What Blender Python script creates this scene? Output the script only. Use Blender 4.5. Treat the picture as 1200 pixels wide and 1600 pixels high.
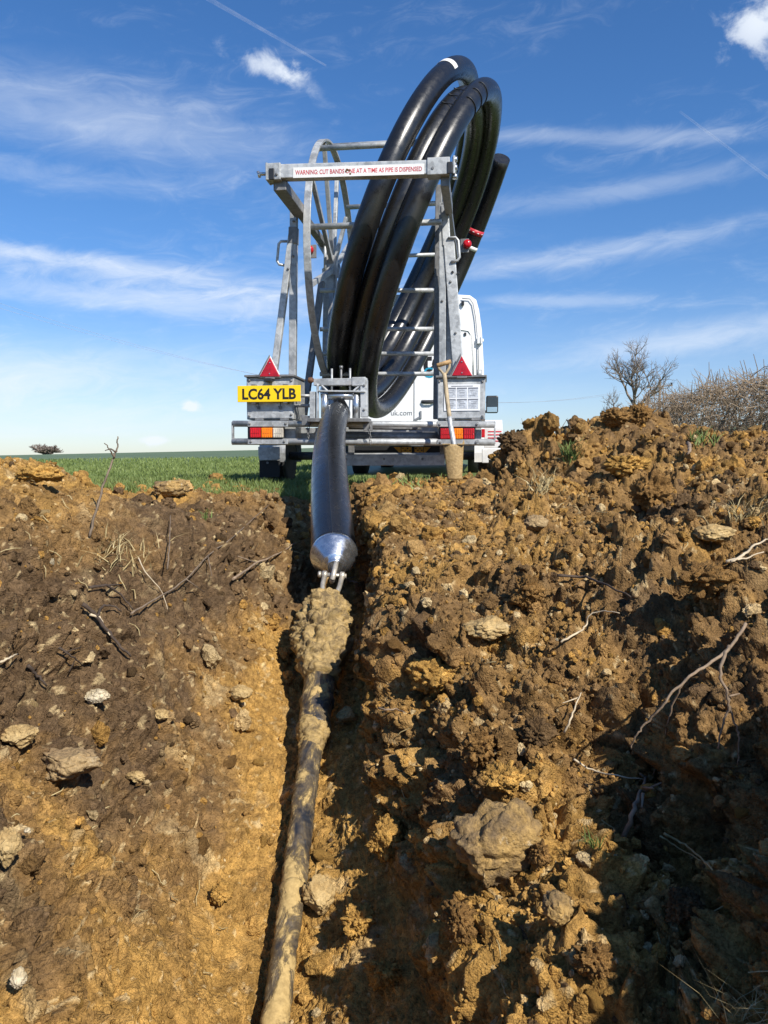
import bpy, bmesh, math, random
import numpy as np
from mathutils import Vector, Matrix, Quaternion

# ------------------------------------------------------------------ camera, sky, sun, exposure
scene = bpy.context.scene
for _o in list(bpy.data.objects):
    bpy.data.objects.remove(_o, do_unlink=True)
COL = scene.collection
R = math.radians
FPX, PITCH, CAMZ = 1202.0, R(3.9), 0.25          # focal length in photo pixels, downward tilt, eye height over the field

cam_d = bpy.data.cameras.new('camera')
cam_d.sensor_fit = 'VERTICAL'
cam_d.sensor_height = 36.0
cam_d.sensor_width = 27.0
cam_d.lens = 18.0 * FPX / 800.0
cam_d.clip_start = 0.02
cam_d.clip_end = 20000.0
cam = bpy.data.objects.new('camera', cam_d)
cam.location = (0, 0, CAMZ)
cam.rotation_euler = (math.pi / 2 - PITCH, 0, 0)
COL.objects.link(cam)
scene.camera = cam

SUN_EL, SUN_AZ = R(41), R(144)                    # azimuth clockwise from +Y: behind the camera, to the right
sun_vec = Vector((math.sin(SUN_AZ) * math.cos(SUN_EL), math.cos(SUN_AZ) * math.cos(SUN_EL), math.sin(SUN_EL)))
sun_d = bpy.data.lights.new('sun', 'SUN')
sun_d.energy = 4.9
sun_d.angle = R(0.53)
sun_d.color = (1.0, 0.95, 0.86)
sun = bpy.data.objects.new('sun', sun_d)
sun.rotation_euler = (-sun_vec).to_track_quat('-Z', 'Y').to_euler()
sun.location = sun_vec * 50
COL.objects.link(sun)

scene.view_settings.view_transform = 'Standard'
scene.view_settings.look = 'None'
scene.view_settings.exposure = 0.42
scene.view_settings.gamma = 1.0
scene.view_settings.use_curve_mapping = False
scene.render.engine = 'CYCLES'
scene.cycles.max_bounces = 6
scene.cycles.use_denoising = True

world = bpy.data.worlds.new('World')
scene.world = world
world.use_nodes = True


class NT:
    """tiny helper for writing node trees"""
    def __init__(self, tree):
        self.t = tree
        tree.nodes.clear()

    def n(self, kind, **kw):
        nd = self.t.nodes.new(kind)
        for k, v in kw.items():
            if k.startswith('i_'):
                nd.inputs[k[2:].replace('_', ' ')].default_value = v
            else:
                setattr(nd, k, v)
        return nd

    def l(self, a, b):
        self.t.links.new(a, b)

    def val(self, sock, v):
        if hasattr(v, 'is_output') or hasattr(v, 'links'):
            self.l(v, sock)
        else:
            sock.default_value = v

    def math(self, op, a, b=0.0, c=None, clamp=False):
        nd = self.n('ShaderNodeMath', operation=op, use_clamp=clamp)
        self.val(nd.inputs[0], a)
        self.val(nd.inputs[1], b)
        if c is not None:
            self.val(nd.inputs[2], c)
        return nd.outputs[0]

    def ramp(self, fac, lo, hi, a=0.0, b=1.0):
        nd = self.n('ShaderNodeMapRange', interpolation_type='SMOOTHSTEP')
        self.val(nd.inputs['Value'], fac)
        nd.inputs['From Min'].default_value = lo
        nd.inputs['From Max'].default_value = hi
        nd.inputs['To Min'].default_value = a
        nd.inputs['To Max'].default_value = b
        return nd.outputs[0]

    def mix(self, fac, a, b, blend='MIX'):
        nd = self.n('ShaderNodeMix', data_type='RGBA', blend_type=blend)
        self.val(nd.inputs[0], fac)
        for s, v in ((nd.inputs[6], a), (nd.inputs[7], b)):
            if isinstance(v, (tuple, list)):
                s.default_value = (v[0], v[1], v[2], 1.0)
            else:
                self.l(v, s)
        return nd.outputs[2]

    def noise(self, vec, scale, detail=4.0, rough=0.55, dist=0.0):
        nd = self.n('ShaderNodeTexNoise')
        nd.inputs['Scale'].default_value = scale
        nd.inputs['Detail'].default_value = detail
        nd.inputs['Roughness'].default_value = rough
        nd.inputs['Distortion'].default_value = dist
        if vec is not None:
            self.l(vec, nd.inputs['Vector'])
        return nd.outputs[0]


def cam_dir(px, py):
    """world direction through a photo pixel (1200 x 1600)"""
    x, y = (px - 600.0) / FPX, (800.0 - py) / FPX
    c, s = math.cos(PITCH), math.sin(PITCH)
    return Vector((x, c + y * s, -s + y * c))


def at(px, py, Y):
    d = cam_dir(px, py)
    return Vector((0, 0, CAMZ)) + d * (Y / d.y)


def build_sky():
    T = NT(world.node_tree)
    out = T.n('ShaderNodeOutputWorld')
    bg = T.n('ShaderNodeBackground')
    bg.inputs['Strength'].default_value = 0.089
    sky = T.n('ShaderNodeTexSky', sky_type='NISHITA')
    sky.sun_disc = False
    sky.sun_elevation = SUN_EL
    sky.sun_rotation = SUN_AZ
    sky.altitude = 100.0
    sky.air_density = 1.0
    sky.dust_density = 0.25
    sky.ozone_density = 1.6
    hs = T.n('ShaderNodeHueSaturation')
    hs.inputs['Saturation'].default_value = 1.22
    hs.inputs['Value'].default_value = 1.0
    T.l(sky.outputs[0], hs.inputs['Color'])
    tc = T.n('ShaderNodeTexCoord')
    sep = T.n('ShaderNodeSeparateXYZ')
    T.l(tc.outputs['Generated'], sep.inputs[0])
    az = T.math('ARCTAN2', sep.outputs[0], sep.outputs[1])
    el = T.math('ARCSINE', sep.outputs[2])
    # streaky high cloud: noise stretched along the horizon, tilted a little
    elt = T.math('ADD', el, T.math('MULTIPLY', az, -0.10))
    cmb = T.n('ShaderNodeCombineXYZ')
    T.l(T.math('MULTIPLY', az, 1.5), cmb.inputs[0])
    T.l(T.math('MULTIPLY', elt, 8.5), cmb.inputs[1])
    cmb.inputs[2].default_value = 3.7
    fine = T.n('ShaderNodeCombineXYZ')
    T.l(T.math('MULTIPLY', az, 5.0), fine.inputs[0])
    T.l(T.math('MULTIPLY', elt, 15.0), fine.inputs[1])
    n1 = T.noise(cmb.outputs[0], 1.6, 6.0, 0.55, 0.5)
    n2 = T.noise(fine.outputs[0], 2.6, 9.0, 0.66, 1.1)
    streak = T.math('ADD', T.math('MULTIPLY', n1, 0.56), T.math('MULTIPLY', n2, 0.44))
    base = T.ramp(streak, 0.52, 0.72)
    # banks of cloud that the photograph shows: pixel centre, half-widths in pixels, weight
    total = T.math('ADD', T.math('MULTIPLY', base, 0.15), T.ramp(el, 0.0, 0.22, 0.20, 0.0))

    def bank(px, py, wx, wy, wgt, src, lo, hi, slope=0.0):
        d = cam_dir(px, py).normalized()
        a0, e0 = math.atan2(d.x, d.y), math.asin(d.z)
        da = T.math('SUBTRACT', az, a0)
        de = T.math('SUBTRACT', T.math('SUBTRACT', el, e0), T.math('MULTIPLY', da, slope))
        u = T.math('DIVIDE', da, wx / FPX)
        v = T.math('DIVIDE', de, wy / FPX)
        r2 = T.math('ADD', T.math('MULTIPLY', u, u), T.math('MULTIPLY', v, v))
        g = T.math('EXPONENT', T.math('MULTIPLY', r2, -1.0))
        m = T.ramp(T.math('ADD', src, T.math('MULTIPLY', g, 0.30)), lo, hi)
        m = T.math('MULTIPLY', T.math('MULTIPLY', m, T.math('POWER', g, 0.6)), wgt)
        return m
    puff = T.n('ShaderNodeCombineXYZ')
    T.l(T.math('MULTIPLY', az, 14.0), puff.inputs[0])
    T.l(T.math('MULTIPLY', el, 17.0), puff.inputs[1])
    n3 = T.noise(puff.outputs[0], 1.5, 8.0, 0.62, 0.4)
    banks = [
        (220, 466, 400, 26, 0.48, streak, 0.50, 0.88, -0.02),
        (130, 420, 400, 26, 0.40, streak, 0.56, 0.86, -0.03),
        (30, 392, 260, 14, 0.36, streak, 0.54, 0.84, -0.05),
        (60, 590, 420, 50, 0.55, streak, 0.46, 0.90, 0.05),
        (120, 650, 420, 40, 0.34, streak, 0.44, 0.92, 0.02),
        (945, 392, 250, 22, 0.58, streak, 0.47, 0.90, 0.10),
        (1090, 530, 300, 26, 0.50, streak, 0.46, 0.90, 0.10),
        (880, 470, 150, 12, 0.28, streak, 0.52, 0.82, -0.05),
        (150, 185, 330, 55, 0.32, streak, 0.48, 0.90, -0.05),
        (60, 270, 300, 24, 0.20, streak, 0.54, 0.86, 0.0),
        (930, 215, 240, 14, 0.26, streak, 0.52, 0.84, -0.10),
        (960, 300, 260, 20, 0.24, streak, 0.52, 0.84, 0.05),
        (415, 100, 62, 22, 0.72, n3, 0.62, 0.92, -0.12),
        (478, 135, 48, 22, 0.42, n3, 0.62, 0.94, -0.6),
        (1188, 28, 52, 44, 0.92, n3, 0.58, 0.86, 0.0),
        (297, 636, 14, 9, 0.9, n3, 0.56, 0.80, 0.0),
        (235, 688, 28, 7, 0.8, n3, 0.56, 0.82, 0.0),
    ]
    for b in banks:
        total = T.math('ADD', total, bank(*b))
    # pale brightening of the lowest sky (thin haze far away)
    fac = T.math('MINIMUM', total, 0.93)
    tc_ = T.mix(T.ramp(el, 0.0, 0.40), (0.74, 0.84, 1.10), (0.80, 1.0, 1.24))
    tint = T.mix(1.0, hs.outputs[0], tc_, 'MULTIPLY')
    col = T.mix(fac, tint, (7.6, 8.2, 9.0))
    T.l(col, bg.inputs['Color'])
    T.l(bg.outputs[0], out.inputs[0])


build_sky()

# ------------------------------------------------------------------ mesh helpers
def V(*a):
    return Vector(a)


def set_tag(o, label=None, cat=None, group=None, kind=None):
    if label: o['label'] = label
    if cat: o['category'] = cat
    if group: o['group'] = group
    if kind: o['kind'] = kind
    return o


def root_loc(o):
    p = Vector((0, 0, 0))
    while o is not None:
        p += Vector(o.location)
        o = o.parent
    return p


def empty(name, loc, label=None, cat=None, group=None):
    o = bpy.data.objects.new(name, None)
    o.empty_display_size = 0.1
    o.location = loc
    COL.objects.link(o)
    return set_tag(o, label, cat, group)


class MB:
    """collects shapes in world coordinates and links them as ONE mesh object"""
    def __init__(self):
        self.v, self.f, self.s = [], [], []

    def add(self, vs, fs, smooth=False):
        k = len(self.v)
        self.v += [Vector(p) for p in vs]
        self.f += [[i + k for i in q] for q in fs]
        self.s += [smooth] * len(fs)
        return self

    def box(self, c, ax, ay, az):
        """centre and three half-axis vectors"""
        c, ax, ay, az = Vector(c), Vector(ax), Vector(ay), Vector(az)
        vs = [c + ax * i + ay * j + az * k for i in (-1, 1) for j in (-1, 1) for k in (-1, 1)]
        fs = [(0, 1, 3, 2), (4, 6, 7, 5), (0, 4, 5, 1), (2, 3, 7, 6), (0, 2, 6, 4), (1, 5, 7, 3)]
        if ax.cross(ay).dot(az) < 0:
            fs = [tuple(reversed(q)) for q in fs]
        return self.add(vs, fs)

    def beam(self, p, q, w, h, side=(1, 0, 0)):
        """square bar from p to q; w is measured along side"""
        p, q = Vector(p), Vector(q)
        d = (q - p).normalized()
        s = Vector(side)
        s = (s - d * s.dot(d)).normalized()
        n = d.cross(s)
        return self.box((p + q) / 2, (q - p) / 2, s * w / 2, n * h / 2)

    def tube(self, pts, r, n=10, caps=True):
        pts = [Vector(p) for p in pts]
        rs = r if isinstance(r, (list, tuple)) else [r] * len(pts)
        d0 = (pts[1] - pts[0]).normalized()
        ref = Vector((0, 0, 1)) if abs(d0.z) < 0.9 else Vector((1, 0, 0))
        a = d0.cross(ref).normalized()
        vs, fs = [], []
        prev = d0
        for i, p in enumerate(pts):
            d = (pts[min(i + 1, len(pts) - 1)] - pts[max(i - 1, 0)]).normalized()
            a = prev.rotation_difference(d) @ a
            a = (a - d * a.dot(d)).normalized()
            b = d.cross(a)
            prev = d
            for k in range(n):
                t = 2 * math.pi * k / n
                vs.append(p + (a * math.cos(t) + b * math.sin(t)) * rs[i])
        for i in range(len(pts) - 1):
            for k in range(n):
                k2 = (k + 1) % n
                fs.append((i * n + k, i * n + k2, (i + 1) * n + k2, (i + 1) * n + k))
        self.add(vs, fs, True)
        if caps:
            m = len(self.v)
            self.f.append([m - len(vs) + k for k in reversed(range(n))])
            self.f.append([m - n + k for k in range(n)])
            self.s += [False, False]
        return self

    def rod(self, p, q, r, n=12):
        return self.tube([p, q], r, n)

    def prism(self, poly, ext):
        """closed polygon pushed along ext"""
        poly = [Vector(p) for p in poly]
        ext = Vector(ext)
        n = len(poly)
        nrm = Vector((0, 0, 0))
        for i in range(n):
            nrm += poly[i].cross(poly[(i + 1) % n])
        if nrm.dot(ext) > 0:
            poly.reverse()
        vs = poly + [p + ext for p in poly]
        fs = [tuple(range(n)), tuple(reversed(range(n, 2 * n)))]
        for i in range(n):
            j = (i + 1) % n
            fs.append((i, i + n, j + n, j))
        return self.add(vs, fs)

    def lathe(self, p, axis, prof, n=24):
        """profile of (distance along axis, radius)"""
        p, axis = Vector(p), Vector(axis).normalized()
        self.tube_profile([p + axis * t for t, r in prof], [r for t, r in prof], axis, n)
        return self

    def tube_profile(self, pts, rs, axis, n):
        ref = Vector((0, 0, 1)) if abs(axis.z) < 0.9 else Vector((1, 0, 0))
        a = axis.cross(ref).normalized()
        b = axis.cross(a)
        vs, fs = [], []
        for p, r in zip(pts, rs):
            for k in range(n):
                t = 2 * math.pi * k / n
                vs.append(p + (a * math.cos(t) + b * math.sin(t)) * r)
        for i in range(len(pts) - 1):
            for k in range(n):
                k2 = (k + 1) % n
                fs.append((i * n + k, i * n + k2, (i + 1) * n + k2, (i + 1) * n + k))
        self.add(vs, fs, True)
        m = len(self.v)
        self.f.append([m - len(vs) + k for k in reversed(range(n))])
        self.f.append([m - n + k for k in range(n)])
        self.s += [False, False]

    def build(self, name, mat, parent=None, bevel=0.0, label=None, cat=None, group=None, kind=None, loc=None):
        off = root_loc(parent) if parent else (Vector(loc) if loc is not None else Vector((0, 0, 0)))
        me = bpy.data.meshes.new(name)
        me.from_pydata([p - off for p in self.v], [], self.f)
        me.polygons.foreach_set('use_smooth', self.s)
        me.materials.append(mat)
        me.update()
        o = bpy.data.objects.new(name, me)
        COL.objects.link(o)
        if parent: o.parent = parent
        elif loc is not None: o.location = loc
        if bevel > 0:
            b = o.modifiers.new('bevel', 'BEVEL')
            b.width = bevel
            b.segments = 2
            b.limit_method = 'ANGLE'
            b.angle_limit = R(50)
        return set_tag(o, label, cat, group, kind)


def np_mesh(name, verts, tris, mat, smooth=True, col=None, parent=None):
    me = bpy.data.meshes.new(name)
    n, m = len(verts), len(tris)
    k = tris.shape[1]
    me.vertices.add(n)
    me.vertices.foreach_set('co', np.ascontiguousarray(verts, dtype=np.float32).ravel())
    me.loops.add(m * k)
    me.loops.foreach_set('vertex_index', np.ascontiguousarray(tris, dtype=np.int32).ravel())
    me.polygons.add(m)
    me.polygons.foreach_set('loop_start', np.arange(0, m * k, k, dtype=np.int32))
    me.polygons.foreach_set('use_smooth', np.full(m, smooth))
    me.update(calc_edges=True)
    if col is not None:
        at_ = me.attributes.new('soil', 'FLOAT_COLOR', 'POINT')
        c4 = np.ones((n, 4), dtype=np.float32)
        c4[:, :3] = col
        at_.data.foreach_set('color', c4.ravel())
    me.materials.append(mat)
    o = bpy.data.objects.new(name, me)
    COL.objects.link(o)
    if parent: o.parent = parent
    return o


def text_mesh(name, s, size, origin, right, up, mat, parent, bold=0.0, depth=0.0015, align='LEFT', width=None):
    cu = bpy.data.curves.new(name, 'FONT')
    cu.body = s
    cu.size = size
    cu.align_x = align
    cu.offset = bold
    cu.extrude = depth
    cu.resolution_u = 3
    tmp = bpy.data.objects.new('tmp', cu)
    COL.objects.link(tmp)
    dg = bpy.context.evaluated_depsgraph_get()
    me = bpy.data.meshes.new_from_object(tmp.evaluated_get(dg))
    bpy.data.objects.remove(tmp)
    right, up = Vector(right).normalized(), Vector(up).normalized()
    nrm = right.cross(up)
    xs = [v.co.x for v in me.vertices]
    sx = 1.0
    if width:
        sx = width / (max(xs) - min(xs))
    x0 = min(xs) if align == 'LEFT' else 0.0
    off = root_loc(parent)
    for v in me.vertices:
        p = Vector(origin) + right * (v.co.x - x0) * sx + up * v.co.y + nrm * v.co.z
        v.co = p - off
    me.materials.clear()
    me.materials.append(mat)
    o = bpy.data.objects.new(name, me)
    COL.objects.link(o)
    o.parent = parent
    return o


# ------------------------------------------------------------------ numpy noise
def _h(ix, iy, iz, seed):
    h = (ix.astype(np.uint32) * np.uint32(374761393) + iy.astype(np.uint32) * np.uint32(668265263)
         + iz.astype(np.uint32) * np.uint32(2147483647) + np.uint32((seed * 974711 + 12345) & 0xffffffff))
    h ^= h >> np.uint32(13)
    h *= np.uint32(1274126177)
    h ^= h >> np.uint32(16)
    h *= np.uint32(2246822519)
    h ^= h >> np.uint32(15)
    return h


def vnoise(P, scale, seed=0):
    """value noise in -1..1"""
    Q = P * scale
    I = np.floor(Q).astype(np.int64)
    F = (Q - I).astype(np.float32)
    F = F * F * F * (F * (F * 6 - 15) + 10)
    out = 0
    for a in (0, 1):
        wx = F[:, 0] if a else 1 - F[:, 0]
        for b in (0, 1):
            wy = F[:, 1] if b else 1 - F[:, 1]
            for c in (0, 1):
                wz = F[:, 2] if c else 1 - F[:, 2]
                out = out + wx * wy * wz * (_h(I[:, 0] + a, I[:, 1] + b, I[:, 2] + c, seed).astype(np.float32) / 2147483648.0 - 1)
    return out


def fbm(P, scale, octv=4, seed=0, gain=0.5):
    out, a = 0, 1.0
    for o in range(octv):
        out = out + a * vnoise(P, scale * 2.03 ** o, seed + o * 17)
        a *= gain
    return out


def worley(P, scale, seed=0):
    """nearest and second-nearest feature distance plus id hash of the nearest cell"""
    Q = (P * scale).astype(np.float32)
    I = np.floor(Q).astype(np.int64)
    F = Q - I
    best = np.full(len(P), 9.0, dtype=np.float32)
    sec = np.full(len(P), 9.0, dtype=np.float32)
    ids = np.zeros(len(P), dtype=np.uint32)
    for a in (-1, 0, 1):
        for b in (-1, 0, 1):
            for c in (-1, 0, 1):
                h = _h(I[:, 0] + a, I[:, 1] + b, I[:, 2] + c, seed)
                jx = (h & np.uint32(1023)).astype(np.float32) / 1023.0
                jy = ((h >> np.uint32(10)) & np.uint32(1023)).astype(np.float32) / 1023.0
                jz = ((h >> np.uint32(20)) & np.uint32(1023)).astype(np.float32) / 1023.0
                d = (a + jx - F[:, 0]) ** 2 + (b + jy - F[:, 1]) ** 2 + (c + jz - F[:, 2]) ** 2
                m = d < best
                sec = np.where(m, best, np.minimum(sec, d))
                best = np.where(m, d, best)
                ids = np.where(m, h, ids)
    return np.sqrt(best), np.sqrt(sec), (ids >> np.uint32(8)).astype(np.float32) / 16777216.0


def sstep(x, a, b):
    t = np.clip((x - a) / (b - a), 0, 1)
    return t * t * (3 - 2 * t)

# ------------------------------------------------------------------ materials
def new_mat(name):
    m = bpy.data.materials.new(name)
    m.use_nodes = True
    T = NT(m.node_tree)
    out = T.n('ShaderNodeOutputMaterial')
    bs = T.n('ShaderNodeBsdfPrincipled')
    T.l(bs.outputs[0], out.inputs[0])
    return m, T, bs


def plain(name, col, rough=0.5, metal=0.0, var=0.15, scale=6.0, bump=0.0, bscale=60.0, spec=0.5):
    m, T, bs = new_mat(name)
    tc = T.n('ShaderNodeTexCoord')
    n = T.noise(tc.outputs['Object'], scale, 5.0, 0.6)
    c = T.mix(T.ramp(n, 0.3, 0.7), tuple(x * (1 - var) for x in col), tuple(min(1, x * (1 + var)) for x in col))
    T.l(c, bs.inputs['Base Color'])
    T.l(T.ramp(n, 0.2, 0.8, max(0.03, rough - 0.08), min(1, rough + 0.08)), bs.inputs['Roughness'])
    bs.inputs['Metallic'].default_value = metal
    bs.inputs['Specular IOR Level'].default_value = spec
    if bump > 0:
        b = T.n('ShaderNodeBump')
        b.inputs['Strength'].default_value = bump
        b.inputs['Distance'].default_value = 0.01
        T.l(T.noise(tc.outputs['Object'], bscale, 5.0, 0.6), b.inputs['Height'])
        T.l(b.outputs[0], bs.inputs['Normal'])
    return m


def galv_mat(name, base=(0.40, 0.41, 0.41), dirt=0.35):
    m, T, bs = new_mat(name)
    tc = T.n('ShaderNodeTexCoord')
    vo = T.n('ShaderNodeTexVoronoi')
    vo.inputs['Scale'].default_value = 38.0
    T.l(tc.outputs['Object'], vo.inputs['Vector'])
    n1 = T.noise(tc.outputs['Object'], 7.0, 6.0, 0.65)
    n2 = T.noise(tc.outputs['Object'], 45.0, 4.0, 0.6)
    sp = T.n('ShaderNodeSeparateColor')
    T.l(vo.outputs['Color'], sp.inputs[0])
    k = T.math('ADD', T.math('MULTIPLY', sp.outputs[0], 0.16), T.math('MULTIPLY', n1, 0.80))
    c = T.mix(T.ramp(k, 0.25, 0.72), tuple(x * 0.62 for x in base), tuple(x * 1.3 for x in base))
    c = T.mix(T.math('MULTIPLY', T.ramp(n1, 0.56, 0.72), dirt), c, (0.20, 0.135, 0.075))
    c = T.mix(T.math('MULTIPLY', T.ramp(n2, 0.60, 0.74), dirt), c, (0.13, 0.10, 0.075))
    T.l(c, bs.inputs['Base Color'])
    bs.inputs['Metallic'].default_value = 0.35
    T.l(T.ramp(n1, 0.2, 0.8, 0.42, 0.62), bs.inputs['Roughness'])
    b = T.n('ShaderNodeBump')
    b.inputs['Strength'].default_value = 0.15
    b.inputs['Distance'].default_value = 0.004
    T.l(n2, b.inputs['Height'])
    T.l(b.outputs[0], bs.inputs['Normal'])
    return m


def pipe_mat():
    m, T, bs = new_mat('black_polyethylene')
    tc = T.n('ShaderNodeTexCoord')
    at_ = T.n('ShaderNodeAttribute', attribute_name='along')
    # along: (distance along the pipe, angle round it)
    n0 = T.noise(tc.outputs['Object'], 3.0, 5.0, 0.6)
    n1 = T.noise(tc.outputs['Object'], 22.0, 6.0, 0.7)
    mp = T.n('ShaderNodeMapping')
    mp.inputs['Scale'].default_value = (2.5, 26.0, 1.0)
    T.l(at_.outputs['Vector'], mp.inputs['Vector'])
    scr = T.noise(mp.outputs[0], 3.0, 6.0, 0.75, 0.6)
    scratch = T.ramp(scr, 0.62, 0.70)
    dust = T.ramp(n0, 0.50, 0.75)
    c = T.mix(T.math('MULTIPLY', dust, 0.30), (0.0105, 0.0108, 0.0118), (0.034, 0.033, 0.032))
    c = T.mix(T.math('MULTIPLY', scratch, 0.42), c, (0.15, 0.135, 0.115))
    c = T.mix(T.math('MULTIPLY', T.ramp(n1, 0.66, 0.76), 0.4), c, (0.12, 0.085, 0.05))
    T.l(c, bs.inputs['Base Color'])
    T.l(T.math('ADD', T.ramp(n1, 0.3, 0.75, 0.24, 0.42), T.math('MULTIPLY', scratch, 0.2)), bs.inputs['Roughness'])
    bs.inputs['Specular IOR Level'].default_value = 0.62
    b = T.n('ShaderNodeBump')
    b.inputs['Strength'].default_value = 0.10
    b.inputs['Distance'].default_value = 0.004
    T.l(T.math('ADD', scr, n0), b.inputs['Height'])
    T.l(b.outputs[0], bs.inputs['Normal'])
    return m


def soil_mat(name, fine=1.0):
    """colour of the soil type comes from the mesh; grain and crumbs from noise"""
    m, T, bs = new_mat(name)
    at_ = T.n('ShaderNodeAttribute', attribute_name='soil')
    tc = T.n('ShaderNodeTexCoord')
    n1 = T.noise(tc.outputs['Object'], 38.0 * fine, 8.0, 0.72)
    n2 = T.noise(tc.outputs['Object'], 170.0 * fine, 6.0, 0.7)
    n3 = T.noise(tc.outputs['Object'], 9.0 * fine, 6.0, 0.65)
    c = T.mix(T.ramp(n1, 0.28, 0.74), (0.58, 0.56, 0.54), (1.32, 1.32, 1.30))
    c = T.mix(1.0, at_.outputs['Color'], c, 'MULTIPLY')
    c = T.mix(1.0, c, T.mix(T.ramp(n3, 0.3, 0.7), (0.80, 0.78, 0.76), (1.16, 1.14, 1.08)), 'MULTIPLY')
    pale = T.math('MULTIPLY', T.ramp(n2, 0.64, 0.74), 0.32)
    c = T.mix(pale, c, (0.46, 0.33, 0.17))
    vo = T.n('ShaderNodeTexVoronoi', feature='F1')
    vo.inputs['Scale'].default_value = 165.0 * fine
    vo.inputs['Detail'].default_value = 1.5
    vo.inputs['Roughness'].default_value = 0.6
    T.l(tc.outputs['Object'], vo.inputs['Vector'])
    sp = T.n('ShaderNodeSeparateColor')
    T.l(vo.outputs['Color'], sp.inputs[0])
    grain = T.mix(sp.outputs[0], (0.74, 0.73, 0.71), (1.24, 1.25, 1.27))
    c = T.mix(1.0, c, grain, 'MULTIPLY')
    T.l(c, bs.inputs['Base Color'])
    bs.inputs['Roughness'].default_value = 0.95
    bs.inputs['Specular IOR Level'].default_value = 0.15
    b1 = T.n('ShaderNodeBump')
    b1.inputs['Strength'].default_value = 1.0
    b1.inputs['Distance'].default_value = 0.007
    T.l(n1, b1.inputs['Height'])
    b3 = T.n('ShaderNodeBump', invert=True)
    b3.inputs['Strength'].default_value = 0.9
    b3.inputs['Distance'].default_value = 0.0045
    T.l(vo.outputs['Distance'], b3.inputs['Height'])
    T.l(b1.outputs[0], b3.inputs['Normal'])
    b2 = T.n('ShaderNodeBump')
    b2.inputs['Strength'].default_value = 0.8
    b2.inputs['Distance'].default_value = 0.0022
    T.l(n2, b2.inputs['Height'])
    T.l(b3.outputs[0], b2.inputs['Normal'])
    T.l(b2.outputs[0], bs.inputs['Normal'])
    return m


def rock_mat(name, ca, cb, white=0.3):
    m, T, bs = new_mat(name)
    tc = T.n('ShaderNodeTexCoord')
    n1 = T.noise(tc.outputs['Object'], 14.0, 8.0, 0.7)
    n2 = T.noise(tc.outputs['Object'], 90.0, 7.0, 0.72)
    n3 = T.noise(tc.outputs['Object'], 26.0, 6.0, 0.65, 0.5)
    c = T.mix(T.ramp(n1, 0.35, 0.66), ca, cb)
    c = T.mix(T.math('MULTIPLY', T.ramp(n3, 0.60, 0.70), white), c, (0.66, 0.56, 0.40))
    c = T.mix(1.0, c, T.mix(T.ramp(n2, 0.25, 0.75), (0.66, 0.65, 0.63), (1.25, 1.25, 1.22)), 'MULTIPLY')
    T.l(c, bs.inputs['Base Color'])
    bs.inputs['Roughness'].default_value = 0.9
    bs.inputs['Specular IOR Level'].default_value = 0.25
    b = T.n('ShaderNodeBump')
    b.inputs['Strength'].default_value = 0.8
    b.inputs['Distance'].default_value = 0.006
    T.l(T.math('ADD', n2, n3), b.inputs['Height'])
    vo = T.n('ShaderNodeTexVoronoi')
    vo.inputs['Scale'].default_value = 130.0
    vo.inputs['Detail'].default_value = 1.5
    T.l(tc.outputs['Object'], vo.inputs['Vector'])
    b3 = T.n('ShaderNodeBump', invert=True)
    b3.inputs['Strength'].default_value = 0.5
    b3.inputs['Distance'].default_value = 0.004
    T.l(vo.outputs['Distance'], b3.inputs['Height'])
    T.l(b.outputs[0], b3.inputs['Normal'])
    T.l(b3.outputs[0], bs.inputs['Normal'])
    return m


def mud_metal(name):
    """dark steel rod under smeared yellow clay"""
    m, T, bs = new_mat(name)
    tc = T.n('ShaderNodeTexCoord')
    mp = T.n('ShaderNodeMapping')
    mp.inputs['Scale'].default_value = (1.3, 0.55, 0.55)
    T.l(tc.outputs['Object'], mp.inputs['Vector'])
    n1 = T.noise(mp.outputs[0], 13.0, 8.0, 0.66, 1.0)
    n2 = T.noise(tc.outputs['Object'], 80.0, 6.0, 0.7)
    k = T.math('ADD', n1, T.math('MULTIPLY', n2, 0.12))
    mud = T.ramp(k, 0.54, 0.62)
    film = T.ramp(k, 0.40, 0.66)
    c = T.mix(T.math('MULTIPLY', film, 0.75), (0.022, 0.024, 0.03), (0.25, 0.18, 0.09))
    c = T.mix(mud, c, T.mix(T.ramp(n2, 0.3, 0.7), (0.33, 0.225, 0.085), (0.50, 0.35, 0.14)))
    T.l(c, bs.inputs['Base Color'])
    T.l(T.math('ADD', 0.36, T.math('MULTIPLY', mud, 0.5)), bs.inputs['Roughness'])
    b = T.n('ShaderNodeBump')
    b.inputs['Strength'].default_value = 0.7
    b.inputs['Distance'].default_value = 0.006
    T.l(T.math('ADD', k, mud), b.inputs['Height'])
    T.l(b.outputs[0], bs.inputs['Normal'])
    return m


def clay_mat(name, ca=(0.17, 0.12, 0.05), cb=(0.42, 0.30, 0.12)):
    m, T, bs = new_mat(name)
    tc = T.n('ShaderNodeTexCoord')
    n1 = T.noise(tc.outputs['Object'], 24.0, 8.0, 0.7, 1.2)
    n2 = T.noise(tc.outputs['Object'], 120.0, 6.0, 0.7)
    c = T.mix(T.ramp(n1, 0.34, 0.64), ca, cb)
    c = T.mix(T.math('MULTIPLY', T.ramp(n2, 0.58, 0.7), 0.5), c, (0.07, 0.05, 0.03))
    T.l(c, bs.inputs['Base Color'])
    T.l(T.ramp(n1, .35, .65, .75, .48), bs.inputs['Roughness'])
    b = T.n('ShaderNodeBump')
    b.inputs['Strength'].default_value = 0.9
    b.inputs['Distance'].default_value = 0.008
    T.l(T.math('ADD', n1, T.math('MULTIPLY', n2, 0.4)), b.inputs['Height'])
    T.l(b.outputs[0], bs.inputs['Normal'])
    return m


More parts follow.
